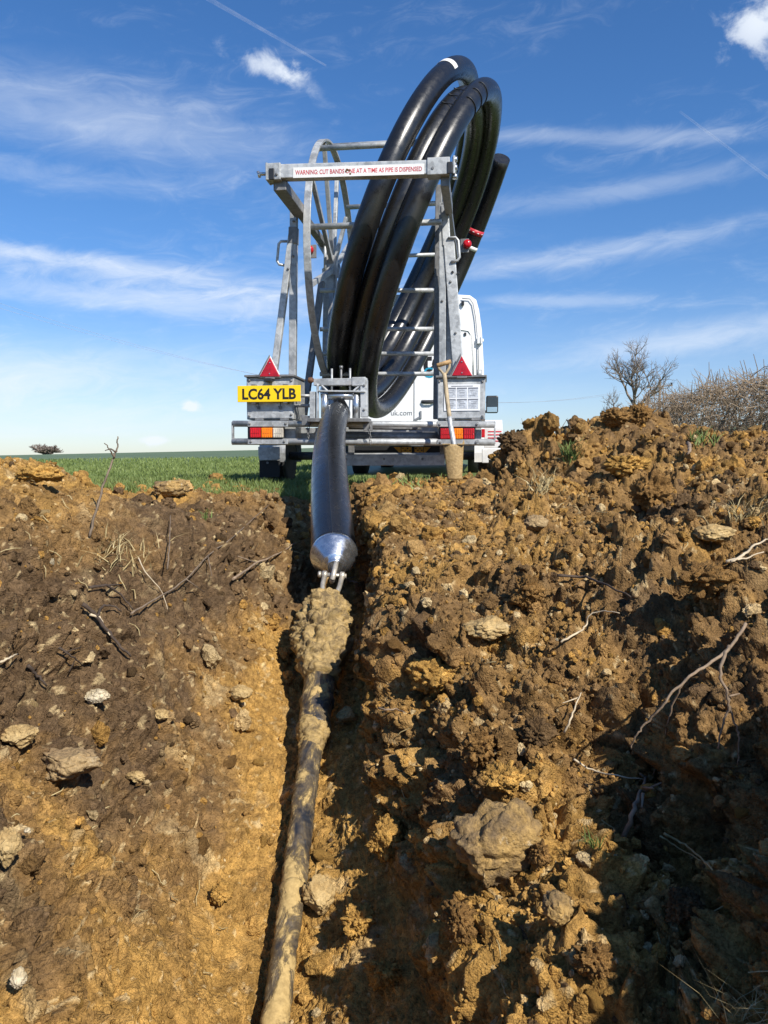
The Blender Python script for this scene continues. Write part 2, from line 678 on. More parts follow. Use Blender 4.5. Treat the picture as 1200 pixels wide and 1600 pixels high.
def grass_mat(name, ca, cb, scale=0.5):
    m, T, bs = new_mat(name)
    g = T.n('ShaderNodeNewGeometry')
    n1 = T.noise(g.outputs['Position'], scale, 5.0, 0.6)
    n2 = T.noise(g.outputs['Position'], scale * 30, 3.0, 0.6)
    k = T.math('ADD', T.math('MULTIPLY', n1, 0.5), T.math('MULTIPLY', n2, 0.5))
    c = T.mix(T.ramp(k, 0.36, 0.64), ca, cb)
    T.l(c, bs.inputs['Base Color'])
    bs.inputs['Roughness'].default_value = 0.55
    bs.inputs['Specular IOR Level'].default_value = 0.3
    return m


M = {}
M['galv'] = galv_mat('galvanised_steel')
M['galv_clean'] = galv_mat('galvanised_steel_clean', (0.47, 0.48, 0.48), 0.15)
M['galv_dark'] = galv_mat('weathered_steel', (0.21, 0.21, 0.21), 0.5)
M['zinc'] = plain('bright_zinc_roller', (0.52, 0.54, 0.56), 0.28, 0.85, 0.15, 9.0)
M['pipe'] = pipe_mat()
M['rubber'] = plain('black_rubber', (0.018, 0.018, 0.018), 0.75, 0, 0.4, 9.0, 0.2)
M['plastic_black'] = plain('black_plastic', (0.015, 0.016, 0.018), 0.45)
M['white_paint'] = plain('white_van_paint', (0.80, 0.80, 0.80), 0.28, 0, 0.03, 2.0)
M['white_plastic'] = plain('white_plastic', (0.72, 0.72, 0.70), 0.5, 0, 0.12, 8.0)
M['paper'] = plain('printed_sheet', (0.74, 0.75, 0.77), 0.5, 0, 0.04)
M['cell'] = plain('printed_drawing', (0.50, 0.53, 0.58), 0.5, 0, 0.25, 40.0)
M['cell_head'] = plain('printed_heading', (0.16, 0.17, 0.20), 0.5)
M['label_white'] = plain('white_label', (0.74, 0.73, 0.71), 0.5, 0, 0.05)
M['label_red'] = plain('red_print', (0.50, 0.03, 0.045), 0.5, 0, 0.2)
M['plate_yellow'] = plain('yellow_plate', (0.85, 0.56, 0.005), 0.35, 0, 0.05)
M['plate_text'] = plain('black_print', (0.012, 0.010, 0.010), 0.45)
M['red_lens'] = plain('red_lens', (0.48, 0.008, 0.015), 0.2, 0, 0.2, 20.0)
M['red_reflector'] = plain('red_reflector', (0.40, 0.006, 0.018), 0.3, 0, 0.25, 14.0)
M['amber_lens'] = plain('amber_lens', (0.85, 0.22, 0.005), 0.2, 0, 0.15, 20.0)
M['amber_reflector'] = plain('amber_reflector', (0.75, 0.34, 0.02), 0.35, 0, 0.2, 40.0)
M['clear_lens'] = plain('clear_lens', (0.55, 0.50, 0.42), 0.2, 0, 0.25, 20.0)
M['wood'] = plain('pale_wood', (0.40, 0.25, 0.11), 0.6, 0, 0.35, 25.0, 0.2)
M['shaft'] = plain('muddy_shaft', (0.36, 0.28, 0.17), 0.6, 0, 0.35, 14.0, 0.25)
M['blade'] = clay_mat('muddy_blade', (0.30, 0.20, 0.085), (0.46, 0.32, 0.14))
M['glass'] = plain('dark_glass', (0.03, 0.04, 0.05), 0.06, 0, 0.1)
M['mirror'] = plain('mirror_glass', (0.55, 0.62, 0.66), 0.05, 0.9, 0.05)
M['cyan'] = plain('cyan_print', (0.02, 0.32, 0.50), 0.4)
M['grey_print'] = plain('grey_print', (0.20, 0.21, 0.23), 0.4)
M['aluminium'] = plain('turned_aluminium', (0.66, 0.68, 0.70), 0.26, 0.95, 0.1, 40.0)
M['shackle'] = plain('worn_shackle_steel', (0.50, 0.45, 0.37), 0.45, 0.55, 0.25, 30.0, 0.2)
M['rust'] = plain('rusty_steel', (0.16, 0.075, 0.035), 0.75, 0.2, 0.4, 30.0, 0.3)
M['mud_rod'] = mud_metal('clay_smeared_steel')
M['clay'] = clay_mat('wet_yellow_clay', (0.12, 0.08, 0.034), (0.42, 0.285, 0.105))
M['soil'] = soil_mat('dug_soil')
M['grass'] = grass_mat('green_blades', (0.095, 0.140, 0.034), (0.19, 0.235, 0.070))
M['field'] = grass_mat('green_field', (0.088, 0.122, 0.038), (0.125, 0.160, 0.054), 0.08)
M['straw'] = grass_mat('dry_straw', (0.30, 0.22, 0.10), (0.50, 0.40, 0.20), 3.0)
M['twig'] = plain('grey_brown_twig', (0.17, 0.125, 0.085), 0.8, 0, 0.35, 30.0, 0.3)
M['root'] = plain('pale_root', (0.24, 0.17, 0.11), 0.8, 0, 0.35, 30.0, 0.3)
M['dark_root'] = plain('dark_root', (0.055, 0.037, 0.025), 0.85, 0, 0.35, 30.0, 0.3)
M['hedge'] = grass_mat('bare_hedge_twigs', (0.17, 0.12, 0.075), (0.32, 0.24, 0.16), 1.2)
M['bark'] = plain('bare_tree_bark', (0.19, 0.15, 0.115), 0.85, 0, 0.3, 3.0)
M['far_bark'] = plain('distant_tree_bark', (0.20, 0.16, 0.13), 0.9, 0, 0.2, 1.0)
M['wire'] = plain('dull_wire', (0.32, 0.36, 0.42), 0.6, 0.2)
M['pale_root_white'] = plain('bleached_stem', (0.52, 0.42, 0.28), 0.8, 0, 0.2, 30.0)
M['leaf'] = plain('young_leaf', (0.08, 0.20, 0.03), 0.5)

# ------------------------------------------------------------------ the dug ground: trench, banks and spoil heaps
def tps(points, lam=2e-4):
    P = np.array(points, dtype=np.float64)
    xy, z = P[:, :2], P[:, 2]
    n = len(P)
    d2 = ((xy[:, None] - xy[None]) ** 2).sum(-1)
    K = 0.5 * d2 * np.log(d2 + 1e-9)
    K += lam * np.eye(n)
    Q = np.concatenate([np.ones((n, 1)), xy], 1)
    A = np.block([[K, Q], [Q.T, np.zeros((3, 3))]])
    w = np.linalg.solve(A, np.concatenate([z, np.zeros(3)]))
    return xy, w


def tps_eval(model, X, Y):
    xy, w = model
    n = len(xy)
    out = w[n] + w[n + 1] * X + w[n + 2] * Y
    for i in range(n):
        d2 = (X - xy[i, 0]) ** 2 + (Y - xy[i, 1]) ** 2
        out = out + w[i] * 0.5 * d2 * np.log(d2 + 1e-9)
    return out


def px_pts(lst):
    return [tuple(at(*p)) for p in lst]


FLOOR = [(-1.2, -1.25), (0.3, -1.22), (0.8, -1.10), (1.2, -1.00), (1.5, -0.905), (2.0, -0.745), (2.4, -0.62), (2.75, -0.515), (3.2, -0.415), (4.0, -0.26), (4.8, -0.10), (5.6, 0.01), (6.6, 0.02)]
left_pts = [(x, y, z + dz) for y, z in FLOOR for x, dz in ((-0.27, -0.045), (-0.10, -0.01), (0.02, 0.11 if 1.1 < y < 2.1 else 0.05), (0.14, 0.15 if 1.1 < y < 2.1 else 0.08))]
left_pts += px_pts([
    (0, 1600, 1.05), (200, 1600, 1.27), (340, 1600, 1.43), (0, 1450, 1.22), (150, 1450, 1.40), (300, 1450, 1.65),
    (0, 1300, 1.40), (200, 1300, 1.72), (340, 1300, 1.95), (0, 1150, 1.58), (150, 1150, 1.85), (300, 1150, 2.15),
    (0, 1000, 1.72), (200, 1000, 2.15), (320, 1000, 2.5), (0, 900, 1.95), (150, 900, 2.2), (290, 900, 2.6), (370, 900, 2.95),
    (200, 860, 2.4), (330, 855, 2.85), (395, 850, 3.25), (0, 800, 2.8), (100, 810, 2.9), (200, 800, 3.4), (330, 800, 3.65), (412, 800, 3.95),
    (0, 726, 3.4), (60, 727, 3.5), (110, 754, 3.6), (200, 797, 4.2), (300, 791, 4.7), (390, 783, 5.1), (436, 778, 5.0), (430, 796, 4.3), (130, 785, 4.0)])
left_pts += [(-3.0, 2.5, .18), (-3.2, 3.7, .16), (-2.4, 3.6, .27), (-3, 1, .1), (-1.7, .6, -.05), (-1.3, .2, -.2), (-1.4, -.8, -.2), (-.8, -.5, -.9), (-.7, .4, -.85),
             (-3, 5.2, .04), (-1.8, 4.9, .03), (-4.5, 5.4, .04), (-3, 6.5, .02), (-1, 6.5, .02), (-4.5, 2, .1), (-4.5, -1, .1)]
right_pts = px_pts([
    (560, 782, 4.3), (560, 765, 5.0), (600, 768, 5.5), (700, 757, 5.85), (640, 775, 4.4), (590, 850, 2.8), (650, 850, 2.8), (720, 820, 3.15), (690, 775, 4.6), (740, 775, 4.6), (690, 795, 3.8), (760, 790, 3.8), (620, 800, 3.6), (800, 850, 2.8), (800, 775, 4.0),
    (775, 766, 4.7), (766, 765, 5.2), (740, 767, 5.3), (765, 760, 5.8), (690, 768, 5.3), (640, 774, 5.2), (803, 712, 4.95), (806, 692, 5.2), (850, 712, 5.3), (890, 682, 5.4), (940, 668, 5.5), (1000, 655, 5.55), (1060, 702, 5.4), (1120, 712, 5.1), (1200, 722, 4.6),
    (950, 750, 4.3), (1100, 760, 3.9), (1100, 800, 3.1), (1200, 800, 2.9), (950, 900, 2.35), (1100, 900, 2.15), (1200, 900, 1.95), (580, 920, 2.65), (700, 900, 2.45), (820, 920, 2.3),
    (600, 1000, 2.35), (700, 1000, 2.1), (850, 1000, 2.0), (1000, 1000, 1.88), (1120, 1000, 1.72), (1200, 1060, 1.5), (1080, 1090, 1.58), (960, 1090, 1.75),
    (640, 1150, 1.97), (750, 1200, 1.66), (850, 1200, 1.6), (655, 1280, 1.74), (770, 1320, 1.5), (900, 1300, 1.45), (695, 1400, 1.55), (860, 1500, 1.22), (720, 1500, 1.38), (820, 1600, 1.12), (930, 1440, 1.27),
    (960, 1540, 1.13),
    (1050, 1230, 1.62), (1000, 1330, 1.48), (1020, 1420, 1.36), (1060, 1550, 1.18), (1170, 1230, 1.42), (1190, 1350, 1.25), (1190, 1500, 1.08), (1120, 1400, 1.32)])
right_pts += [(.74, 1.05, -.12), (.80, .72, .04), (.86, .48, .12), (.95, 1.2, .0), (1.3, .8, .12), (.84, .2, .12), (.82, -.4, .12), (.40, .45, -.72), (.25, .2, -.9), (.2, -.8, -1.0), (.42, .8, -.60), (1.6, -.6, .1),
              (3.5, 3, .2), (3.6, 4.6, .34), (4.8, 4.6, .35), (3.6, 5.8, .42), (5, 6.4, .3), (3.5, 1.5, .12), (4.5, -.8, .1), (1.2, 6.6, .12), (.7, 6.3, .10), (0, 6.4, .05), (0, 7.2, .03), (2, 7.2, .05), (4, 7.2, .1), (2.2, 6.2, .45)]
left_m, right_m = tps(left_pts), tps(right_pts)
XRY = np.array([-1.5, .3, .9, 1.2, 1.5, 1.7, 1.95, 2.25, 2.8, 3.3, 4.5, 5.6, 8])
XRX = np.array([.18, .18, .17, .155, .135, .11, .085, .045, -.02, -.07, -.13, -.15, -.15])


class Lattice:
    def __init__(self, model, x0, x1, y0, y1, n):
        self.b = (x0, x1, y0, y1, n)
        X, Y = np.meshgrid(np.linspace(x0, x1, n), np.linspace(y0, y1, n), indexing='ij')
        self.z = tps_eval(model, X, Y)

    def __call__(self, X, Y):
        x0, x1, y0, y1, n = self.b
        u = np.clip((X - x0) / (x1 - x0) * (n - 1), 0, n - 1.001)
        v = np.clip((Y - y0) / (y1 - y0) * (n - 1), 0, n - 1.001)
        i, j = u.astype(int), v.astype(int)
        a, b = u - i, v - j
        z = self.z
        return (z[i, j] * (1 - a) * (1 - b) + z[i + 1, j] * a * (1 - b) + z[i, j + 1] * (1 - a) * b + z[i + 1, j + 1] * a * b)


GX0, GX1, GY0, GY1 = -4.2, 4.8, -1.2, 7.0
latL = Lattice(left_m, GX0, GX1, GY0, GY1, 420)
latR = Lattice(right_m, GX0, GX1, GY0, GY1, 420)


def base_height(X, Y):
    sh = X.shape
    P = np.stack([X.ravel(), Y.ravel(), np.zeros(X.size)], 1)
    wob = (vnoise(P, 2.6, 5) * 0.035 + vnoise(P, 7.0, 6) * 0.022 + vnoise(P, 17.0, 7) * 0.010).reshape(sh)
    xr = np.interp(Y, XRY, XRX)
    s = sstep(X - xr - wob, -0.035, 0.03)
    zl, zr = latL(X, Y), latR(X, Y)
    z = zl * (1 - s) + zr * s
    # fade to the level of the field at the outer rim
    e = np.minimum(np.minimum(X - GX0, GX1 - X), np.minimum(Y - GY0, GY1 - Y))
    return z * sstep(e, 0.0, 0.7) + 0.012 * (1 - sstep(e, 0.0, 0.7)), s


def build_ground():
    # rows by distance, finer close to the camera; columns follow the profile so steep faces get vertices too
    ys = [GY0]
    while ys[-1] < GY1:
        y = ys[-1]
        ys.append(y + (0.0027 * max(y, 0.8) ** 1.16 if y > 0.74 else 0.0050 if y > 0.40 else 0.03))
    ys = np.array(ys)
    ys *= 1.0
    ys[-1] = GY1
    NC = 760
    XX = np.zeros((len(ys), NC))
    xs = np.linspace(GX0, GX1, 2600)
    Xg, Yg = np.meshgrid(xs, ys, indexing='xy')
    Zg, _ = base_height(Xg, Yg)
    for j, y in enumerate(ys):
        ds = np.hypot(np.diff(xs), np.diff(Zg[j]))
        mid = (xs[1:] + xs[:-1]) / 2
        vis = sstep(0.54 * max(y, 0.3) + 0.12 - np.abs(mid), -0.15, 0.0)
        side = sstep(0.54 * max(y, 0.3) + 0.95 - np.abs(mid), -0.2, 0.1)
        w = ds * (0.035 + 0.20 * side + 0.80 * vis)
        c = np.concatenate([[0], np.cumsum(w)])
        XX[j] = np.interp(np.linspace(0, c[-1], NC), c, xs)
    YY = np.repeat(ys[:, None], NC, 1)
    ZZ, S = base_height(XX, YY)
    P = np.stack([XX, YY, ZZ], -1)

    def normals(P):
        du = np.gradient(P, axis=1)
        dv = np.gradient(P, axis=0)
        n = np.cross(du, dv)
        return n / (np.linalg.norm(n, axis=-1, keepdims=True) + 1e-12)
    N = normals(P).reshape(-1, 3)
    P = P.reshape(-1, 3).astype(np.float64)
    S = S.ravel()
    x, y, z = P[:, 0], P[:, 1], P[:, 2]
    rim = np.minimum(np.minimum(x - GX0, GX1 - x), np.minimum(y - GY0, GY1 - y))
    amp = sstep(rim, 0.0, 0.5)
    near_tyre = sstep(y, 5.2, 6.2)
    # how lumpy: loose spoil on the right and on the left heap, smoother scraped faces in the trench
    patch = vnoise(P, 2.2, 31)
    scraped = (1 - S) * sstep(-z, 0.08, 0.35) * (1 - .8 * sstep(-x + .12 * patch, .42, .62) * sstep(2.4 - y, 0, .5))
    rough = np.clip(0.78 + 0.30 * S + 0.40 * patch - 0.30 * scraped, 0.30, 1.35)
    path = sstep(x, -.25, -.08) * sstep(.152 * y - x, 0, .12) * sstep(y, 2.1, 2.9)
    flat_l = (1 - S) * sstep(y, 3.6, 4.6)
    rough *= (1 - 0.35 * near_tyre) * (1 - 0.84 * path) * (1 - 0.45 * flat_l)
    rf = np.clip(rough, 0.70, 1.2) * (1 - 0.25 * path)

    def billow(Q, sc, seed):
        return 0.5 - np.abs(vnoise(Q, sc, seed))
    warp = np.stack([vnoise(P, 5, 50), vnoise(P, 5, 51), vnoise(P, 5, 52)], 1)
    Pq = P + 0.05 * warp
    d = 0.040 * fbm(Pq, 2.6, 3, 40) * (0.55 + 0.45 * S) * (1 - .75 * path)
    d += 0.050 * billow(Pq, 6.0, 41) * rough * (0.45 + 0.55 * S)
    # erosion hollows and slumped ledges
    hol = sstep(vnoise(Pq, 3.4, 47) + 0.5 * vnoise(Pq, 8.0, 48), 0.45, 0.95)
    d -= 0.075 * hol * (0.4 + 0.6 * S) * (1 - .9 * path)
    # scrape marks of the bucket down the left face
    mk = vnoise(P * np.array([34.0, 3.0, 3.0]) + 0.4 * warp, 1.0, 49)
    d += 0.010 * mk * scraped * sstep(patch, -0.3, 0.3)
    Pw = P + 0.020 * np.stack([vnoise(P, 20, 53), vnoise(P, 20, 54), vnoise(P, 20, 55)], 1) + 0.006 * np.stack([vnoise(P, 60, 56), vnoise(P, 60, 57), vnoise(P, 60, 58)], 1)
    d += 0.026 * billow(Pw, 14.0, 42) * rough
    # broken clods: flat-topped blocks with steep sides
    w1, w1b, i1 = worley(Pw, 7.5, 61)
    cl1 = sstep(w1b - w1, 0.03, 0.28) * (i1 > 0.60 - 0.16 * S)
    big = cl1
    d += 0.036 * cl1 * rough * (0.65 + 0.35 * S) * (0.4 + 0.9 * i1)
    # large sheared slabs, and shrinkage cracks on the scraped faces
    w0, w0b, i0 = worley(Pq + 0.03 * warp, 3.6, 67)
    d += 0.055 * sstep(w0b - w0, 0.05, 0.22) * (i0 > 0.55) * (i0 - .3) * rough
    ck = sstep(0.045 - (w0b - w0), 0.0, 0.045) * sstep(patch + .4 * vnoise(P, 7.0, 68), -.2, .3)
    d -= 0.022 * ck * (1 - path)
    w2, w2b, i2 = worley(Pw, 19.0, 62)
    cl2 = sstep(w2b - w2, 0.02, 0.32) * (i2 > 0.45)
    d += 0.0165 * cl2 * rough * (0.3 + i2)
    d += 0.0110 * billow(Pw, 34.0, 43) * rf
    w3, w3b, i3 = worley(Pw, 46.0, 63)
    sm = sstep(w3b - w3, 0.02, 0.35) * (0.2 + i3)
    d += 0.0078 * sm * rf
    d += 0.0045 * billow(Pw, 80.0, 44) * rf
    w5, w5b, i5 = worley(P, 75.0, 66)
    d += 0.0060 * np.sqrt(np.clip(1 - (w5 / (0.30 + 0.35 * i5)) ** 2, 0, 1)) * (i5 > 0.35) * rf
    near = y < 3.6
    w4 = np.full(len(P), 0.5)
    i4 = np.full(len(P), 0.5)
    a4, b4_, c4 = worley(Pw[near], 110.0, 64)
    w4[near], i4[near] = sstep(b4_ - a4, 0.0, 0.4), c4
    d += 0.0042 * w4 * (0.3 + i4) * rf
    d += 0.0026 * billow(P, 190.0, 45) * rf
    crack = sstep(0.06 - (w2b - w2), 0.0, 0.06) * (i2 > 0.45) * (vnoise(P, 5.0, 46) > -0.1)
    d -= 0.008 * crack * rough
    P2 = P + N * (d * amp)[:, None]
    # ---- soil colour: dark topsoil above, ochre clay below, pale limestone bits
    topsoil, brown, ochre, pale = (np.array(c) for c in ((.125, .080, .043), (.240, .142, .055), (.405, .236, .068), (.60, .46, .25)))
    nz = fbm(P, 1.6, 4, 80) * 0.5
    nz2 = fbm(Pq, 6.0, 5, 90, 0.6) * 0.5
    zz = P2[:, 2]
    Tl = sstep(zz + 0.17 * nz + 0.11 * nz2 + 0.05 * (i1 - 0.5), -0.46, -0.20)
    heap_l = sstep(-x + 0.34 * nz + 0.16 * nz2, 0.76, 1.10) * sstep(y, 1.75, 2.15) * sstep(zz, -.20, -.04)
    Tl = Tl * (1 - 0.85 * heap_l)
    low_l = sstep(-x + 0.20 * nz + 0.06 * nz2, 0.42, 0.60) * sstep(2.45 - y, 0.0, 0.5) * sstep(y + .3 * nz, .95, 1.15)          # brown crust low on the left
    top_l = sstep(y, 2.9, 4.0) * (1 - S)
    mixL = np.clip(Tl * (1 - 0.42 * top_l) + 0.62 * low_l * (0.85 + nz2 * 1.1), 0, 1)
    mixR = np.clip(0.50 + 0.55 * nz + 0.60 * nz2 - 0.30 * sstep(-zz, 0.25, 0.6) - 0.10 * sstep(y, 2.2, 3.4) * sstep(1.0 - x, 0.0, 0.6), 0, 1)
    mixt = mixL * (1 - S) + mixR * S
    mixt = np.clip(mixt + 0.24 * (i2 - 0.5) * (i2 > 0.45) + 0.55 * (i1 - 0.8) * big + 0.16 * (i3 - .5), 0, 1)
    t = mixt[:, None]
    colr = np.where(t < 0.5, ochre * (1 - t * 2) + brown * (t * 2), brown * (2 - 2 * t) + topsoil * (2 * t - 1))
    colr = colr * (0.84 + 0.32 * i3[:, None]) * (0.88 + 0.24 * i4[:, None])
    chalk = sstep(fbm(Pw, 11.0, 4, 95, 0.6) * 0.6 + 0.35 * nz, 0.34, 0.80) * (1 - 0.7 * mixt) * 0.50
    inview = sstep(.56 * y + .15 - np.abs(x), -.1, .05)
    pl = (inview * (i3 > 0.978) * np.clip(sm, 0, 1) * 0.6 + inview * (i4 > 0.972) * 0.6 + chalk * (0.35 + 0.65 * (1 - S)))[:, None]
    pl = np.clip(pl, 0, 0.8)
    colr = colr * (1 - pl) + pale * pl
    nr = len(ys)
    idx = np.arange(nr * NC).reshape(nr, NC)
    quads = np.stack([idx[:-1, :-1], idx[:-1, 1:], idx[1:, 1:], idx[1:, :-1]], -1).reshape(-1, 4)
    o = np_mesh('ground', P2, quads, M['soil'], True, colr)
    set_tag(o, 'brown and ochre dug soil of the trench, its banks and the spoil heap', None, None, 'structure')
    N2 = normals(P2.reshape(nr, NC, 3)).reshape(-1, 3)
    return o, P2, N2, colr, S, mixt


ground, GP, GN, GC, GS, GT = build_ground()
# where each ground vertex falls in the photograph, to find the spot a stone or stick lies on
_c, _s = math.cos(PITCH), math.sin(PITCH)
_dep = GP[:, 1] * _c - (GP[:, 2] - CAMZ) * _s
_ok = _dep > 0.3
GU = np.where(_ok, 600 + FPX * GP[:, 0] / np.where(_ok, _dep, 1), -9e9)
GVv = np.where(_ok, 800 - FPX * (GP[:, 1] * _s + (GP[:, 2] - CAMZ) * _c) / np.where(_ok, _dep, 1), -9e9)


def gp(px, py, rad=5):
    m = np.nonzero((np.abs(GU - px) < rad) & (np.abs(GVv - py) < rad))[0]
    if len(m) == 0:
        if rad > 60:
            return at(px, py, 3.0), Vector((0, 0, 1))
        return gp(px, py, rad * 2)
    k = m[np.argmin(_dep[m])]
    return Vector(GP[k]), Vector(GN[k])


# ------------------------------------------------------------------ the field, rising a little to the right
CREST = [(-900, 716), (0, 712), (400, 703), (600, 695), (760, 684), (890, 677), (1200, 668), (2100, 655)]


def field_z(x, y):
    px = 600 + FPX * x / max(y, 1.0)
    yh = np.interp(px, [c[0] for c in CREST], [c[1] for c in CREST])
    D = 130.0
    crest = CAMZ + (718 - yh) / FPX * D
    r = math.hypot(x, y)
    t = min(max((r - 9.0) / (D - 9.0), 0), 1)
    z = crest * t ** 1.15
    if r > D:
        z -= (r - D) * 0.02 + ((r - D) / 900.0) ** 2 * 4
    return z


def build_field():
    # ring sheet: inner rim tucked just inside the rim of the dug ground, outer rim far beyond the crest
    na = 220
    inner, vs, fs = [], [], []
    cx, cy = (GX0 + GX1) / 2, (GY0 + GY1) / 2
    hx, hy = (GX1 - GX0) / 2 - 0.25, (GY1 - GY0) / 2 - 0.25
    radii = [0, .35, .8, 1.5, 2.5, 4, 6, 9, 13, 18, 25, 34, 46, 60, 78, 98, 115, 125, 131, 137, 150, 190, 260, 400, 700, 1200, 2500, 6000]
    for i in range(na):
        t = 2 * math.pi * i / na
        ct, st = math.cos(t), math.sin(t)
        k = min(hx / abs(ct) if abs(ct) > 1e-6 else 1e9, hy / abs(st) if abs(st) > 1e-6 else 1e9)
        for rr in radii:
            x, y = cx + ct * (k + rr), cy + st * (k + rr)
            z = field_z(x, y) if y > 0 else 0.0
            if rr == 0: z = -0.10
            elif rr < 0.5: z = -0.006
            vs.append((x, y, z))
    n = len(radii)
    for i in range(na):
        j = (i + 1) % na
        for k in range(n - 1):
            fs.append((i * n + k, i * n + k + 1, j * n + k + 1, j * n + k))
    mb = MB()
    mb.add(vs, fs, True)
    return mb.build('field', M['field'], kind='structure', label='green crop field rising to a low crest on the horizon')


field = build_field()

# ------------------------------------------------------------------ trailer frame of reference: yawed a little to the right
TF = Vector((0.129, 0.9916, 0.0)).normalized()     # forward
TR = Vector((TF.y, -TF.x, 0.0))                    # right
TU = Vector((0, 0, 1))
TO = Vector((-0.165, 6.2, 0.0))


def tl(u, v, w):
    return TO + TR * u + TF * v + TU * w


def tp(px, py, v=0.0):
    """the point of the upright plane v metres ahead of the rear bumper seen at a photo pixel"""
    d = cam_dir(px, py)
    o = Vector((0, 0, CAMZ))
    t = ((TO + TF * v) - o).dot(TF) / d.dot(TF)
    return o + d * t


trailer = empty('pipe_trailer', tl(0, 0, 0), 'galvanised steel pipe coil trailer with drum frame, lights and yellow number plate', 'trailer')
G, GC_, GD = M['galv'], M['galv_clean'], M['galv_dark']


def tb(name, mat, bevel=0.004, parent=None):
    """context-free shorthand: returns builder and finisher"""
    m = MB()
    return m, (lambda lab=None: m.build(name, mat, parent or trailer, bevel, label=lab))


# --- chassis
m = MB()
for u in (-0.62, 0.62):
    m.beam(tl(u, 0.12, .47), tl(u, 3.3, .47), .07, .12, TR)
for v in (0.35, 1.2, 2.2, 3.2):
    m.beam(tl(-.62, v, .47), tl(.62, v, .47), .07, .10, TF)
m.build('chassis', G, trailer, .004)
m = MB(); m.beam(tl(0, 3.2, .45), tl(0.12, 4.0, .45), .10, .10, TR)
m.build('drawbar', G, trailer, .004)
m = MB(); m.rod(tl(-.9, 1.2, .285), tl(.9, 1.2, .285), .04, 14)
m.build('axle', GD, trailer)

# --- rear underrun bar (broad folded channel close to the ground)
pA, pB = tp(505, 718, .25), tp(694, 717, .25)
m = MB()
hh = .105
prof = [(0, -hh * .5), (0, hh * .32), (.05, hh * .5), (.13, hh * .5), (.13, -hh * .5)]
poly = [pA + TF * a + TU * b for a, b in prof]
m.prism(poly, pB - pA)
m.build('underrun_bar', G, trailer, .003)
m = MB()
for px in (549, 692):
    m = MB()
    a = tp(px, 690, .27); m.beam(a, tp(px, 716, .27) , .05, .02, TR)
    m.build('underrun_bracket', GD, trailer, .002)

# --- bumper: two long tubes with flat end straps
m = MB(); m.rod(tp(364, 662), tp(773, 663.5), .0255, 16); m.build('bumper_tube', G, trailer)
m = MB(); m.rod(tp(363, 690), tp(773, 691), .027, 16); m.build('bumper_tube', G, trailer)
for px in (364, 773):
    m = MB()
    c = tp(px, 676, 0)
    m.box(c, TR * .006, TF * .02, TU * .088)
    m.build('end_strap', G, trailer, .002)
m = MB(); m.rod(tp(530, 681.5, .10), tp(687, 682.5, .10), .040, 18); m.build('lower_roller', GD, trailer)
m = MB(); m.rod(tp(545, 668, .16), tp(658, 669, .16), .016, 12); m.build('cross_tube', GD, trailer)
for x0, x1 in ((387, 450), (683, 748)):
    m = MB()
    a, b = tp(x0, 662.5, -.027), tp(x1, 662.5, -.027)
    m.box((a + b) / 2, (b - a) / 2, TF * .004, TU * .022)
    a, b = tp(x0, 690.5, -.029), tp(x1, 690.5, -.029)
    m.box((a + b) / 2, (b - a) / 2, TF * .004, TU * .019)
    m.build('bumper_plate', G, trailer, .003)


def lamp_cluster(x0, x1, y0, y1, lenses):
    m = MB()
    a, b = tp(x0, y0, .02), tp(x1, y1, .02)
    m.box((a + b) / 2, TR * ((b - a).dot(TR) / 2), TF * .035, TU * ((a - b).z / 2))
    h = m.build('light_cluster', M['plastic_black'], trailer, .006)
    for lx0, lx1, mat, nm in lenses:
        m = MB()
        a, b = tp(lx0, y0 + 4.0, -.02), tp(lx1, y1 - 3.5, -.02)
        hw, hz = (b - a).dot(TR) / 2, (a - b).z / 2
        c = (a + b) / 2
        m.box(c, TR * hw, TF * .018, TU * hz)
        n = 5
        for k in range(n):
            m.box(c + TR * hw * (-.8 + 1.6 * k / (n - 1)) - TF * .0195, TR * hw * .05, TF * .0025, TU * hz * .86)
        m.box(c - TU * hz * .1 - TF * .0195, TR * hw * .9, TF * .0021, TU * hz * .04)
        m.build(nm, mat, h, .003)
    return h


# panel behind each cluster
for x0, x1 in ((389, 462), (684, 752)):
    m = MB()
    a, b = tp(x0, 657, .07), tp(x1, 695, .07)
    m.box((a + b) / 2, TR * ((b - a).dot(TR) / 2), TF * .006, TU * ((a - b).z / 2))
    m.build('light_panel', G, trailer, .003)
lamp_cluster(388.5, 444, 664.5, 687, [(391.5, 408, M['red_lens'], 'red_lamp'), (409.3, 426, M['amber_lens'], 'amber_lamp'), (427.2, 442.5, M['clear_lens'], 'reversing_lamp')])
lamp_cluster(686, 743, 665.5, 689, [(688.5, 704, M['red_lens'], 'red_lamp'), (705.3, 723, M['amber_lens'], 'amber_lamp'), (724.3, 741, M['red_lens'], 'red_lamp')])

# --- tool boxes left and right
def tool_box(x0, x1, y0, y1, side):
    a, b = tp(x0, y0, .05), tp(x1, y1, .05)
    hw, hz = (b - a).dot(TR) / 2, (a - b).z / 2
    c = (a + b) / 2
    m = MB(); m.box(c + TF * .20, TR * hw, TF * .20, TU * hz)
    bx = m.build('tool_box', G, trailer, .004)
    m = MB(); m.box(c - TF * .006 - TU * .012, TR * (hw - .008), TF * .0045, TU * (hz - .022))
    m.build('box_door', GC_, bx, .003)
    m = MB(); m.box(c + TF * .19 + TU * (hz + .010), TR * (hw + .010), TF * .22, TU * .0085)
    m.build('box_lid', GD, bx, .003)
    for s in (-.45, .62):
        m = MB(); m.box(c + TR * hw * s - TU * (hz + .001) - TF * .008, TR * .035, TF * .012, TU * .010)
        m.build('hinge', GD, bx, .002)
    return bx, c, hw, hz


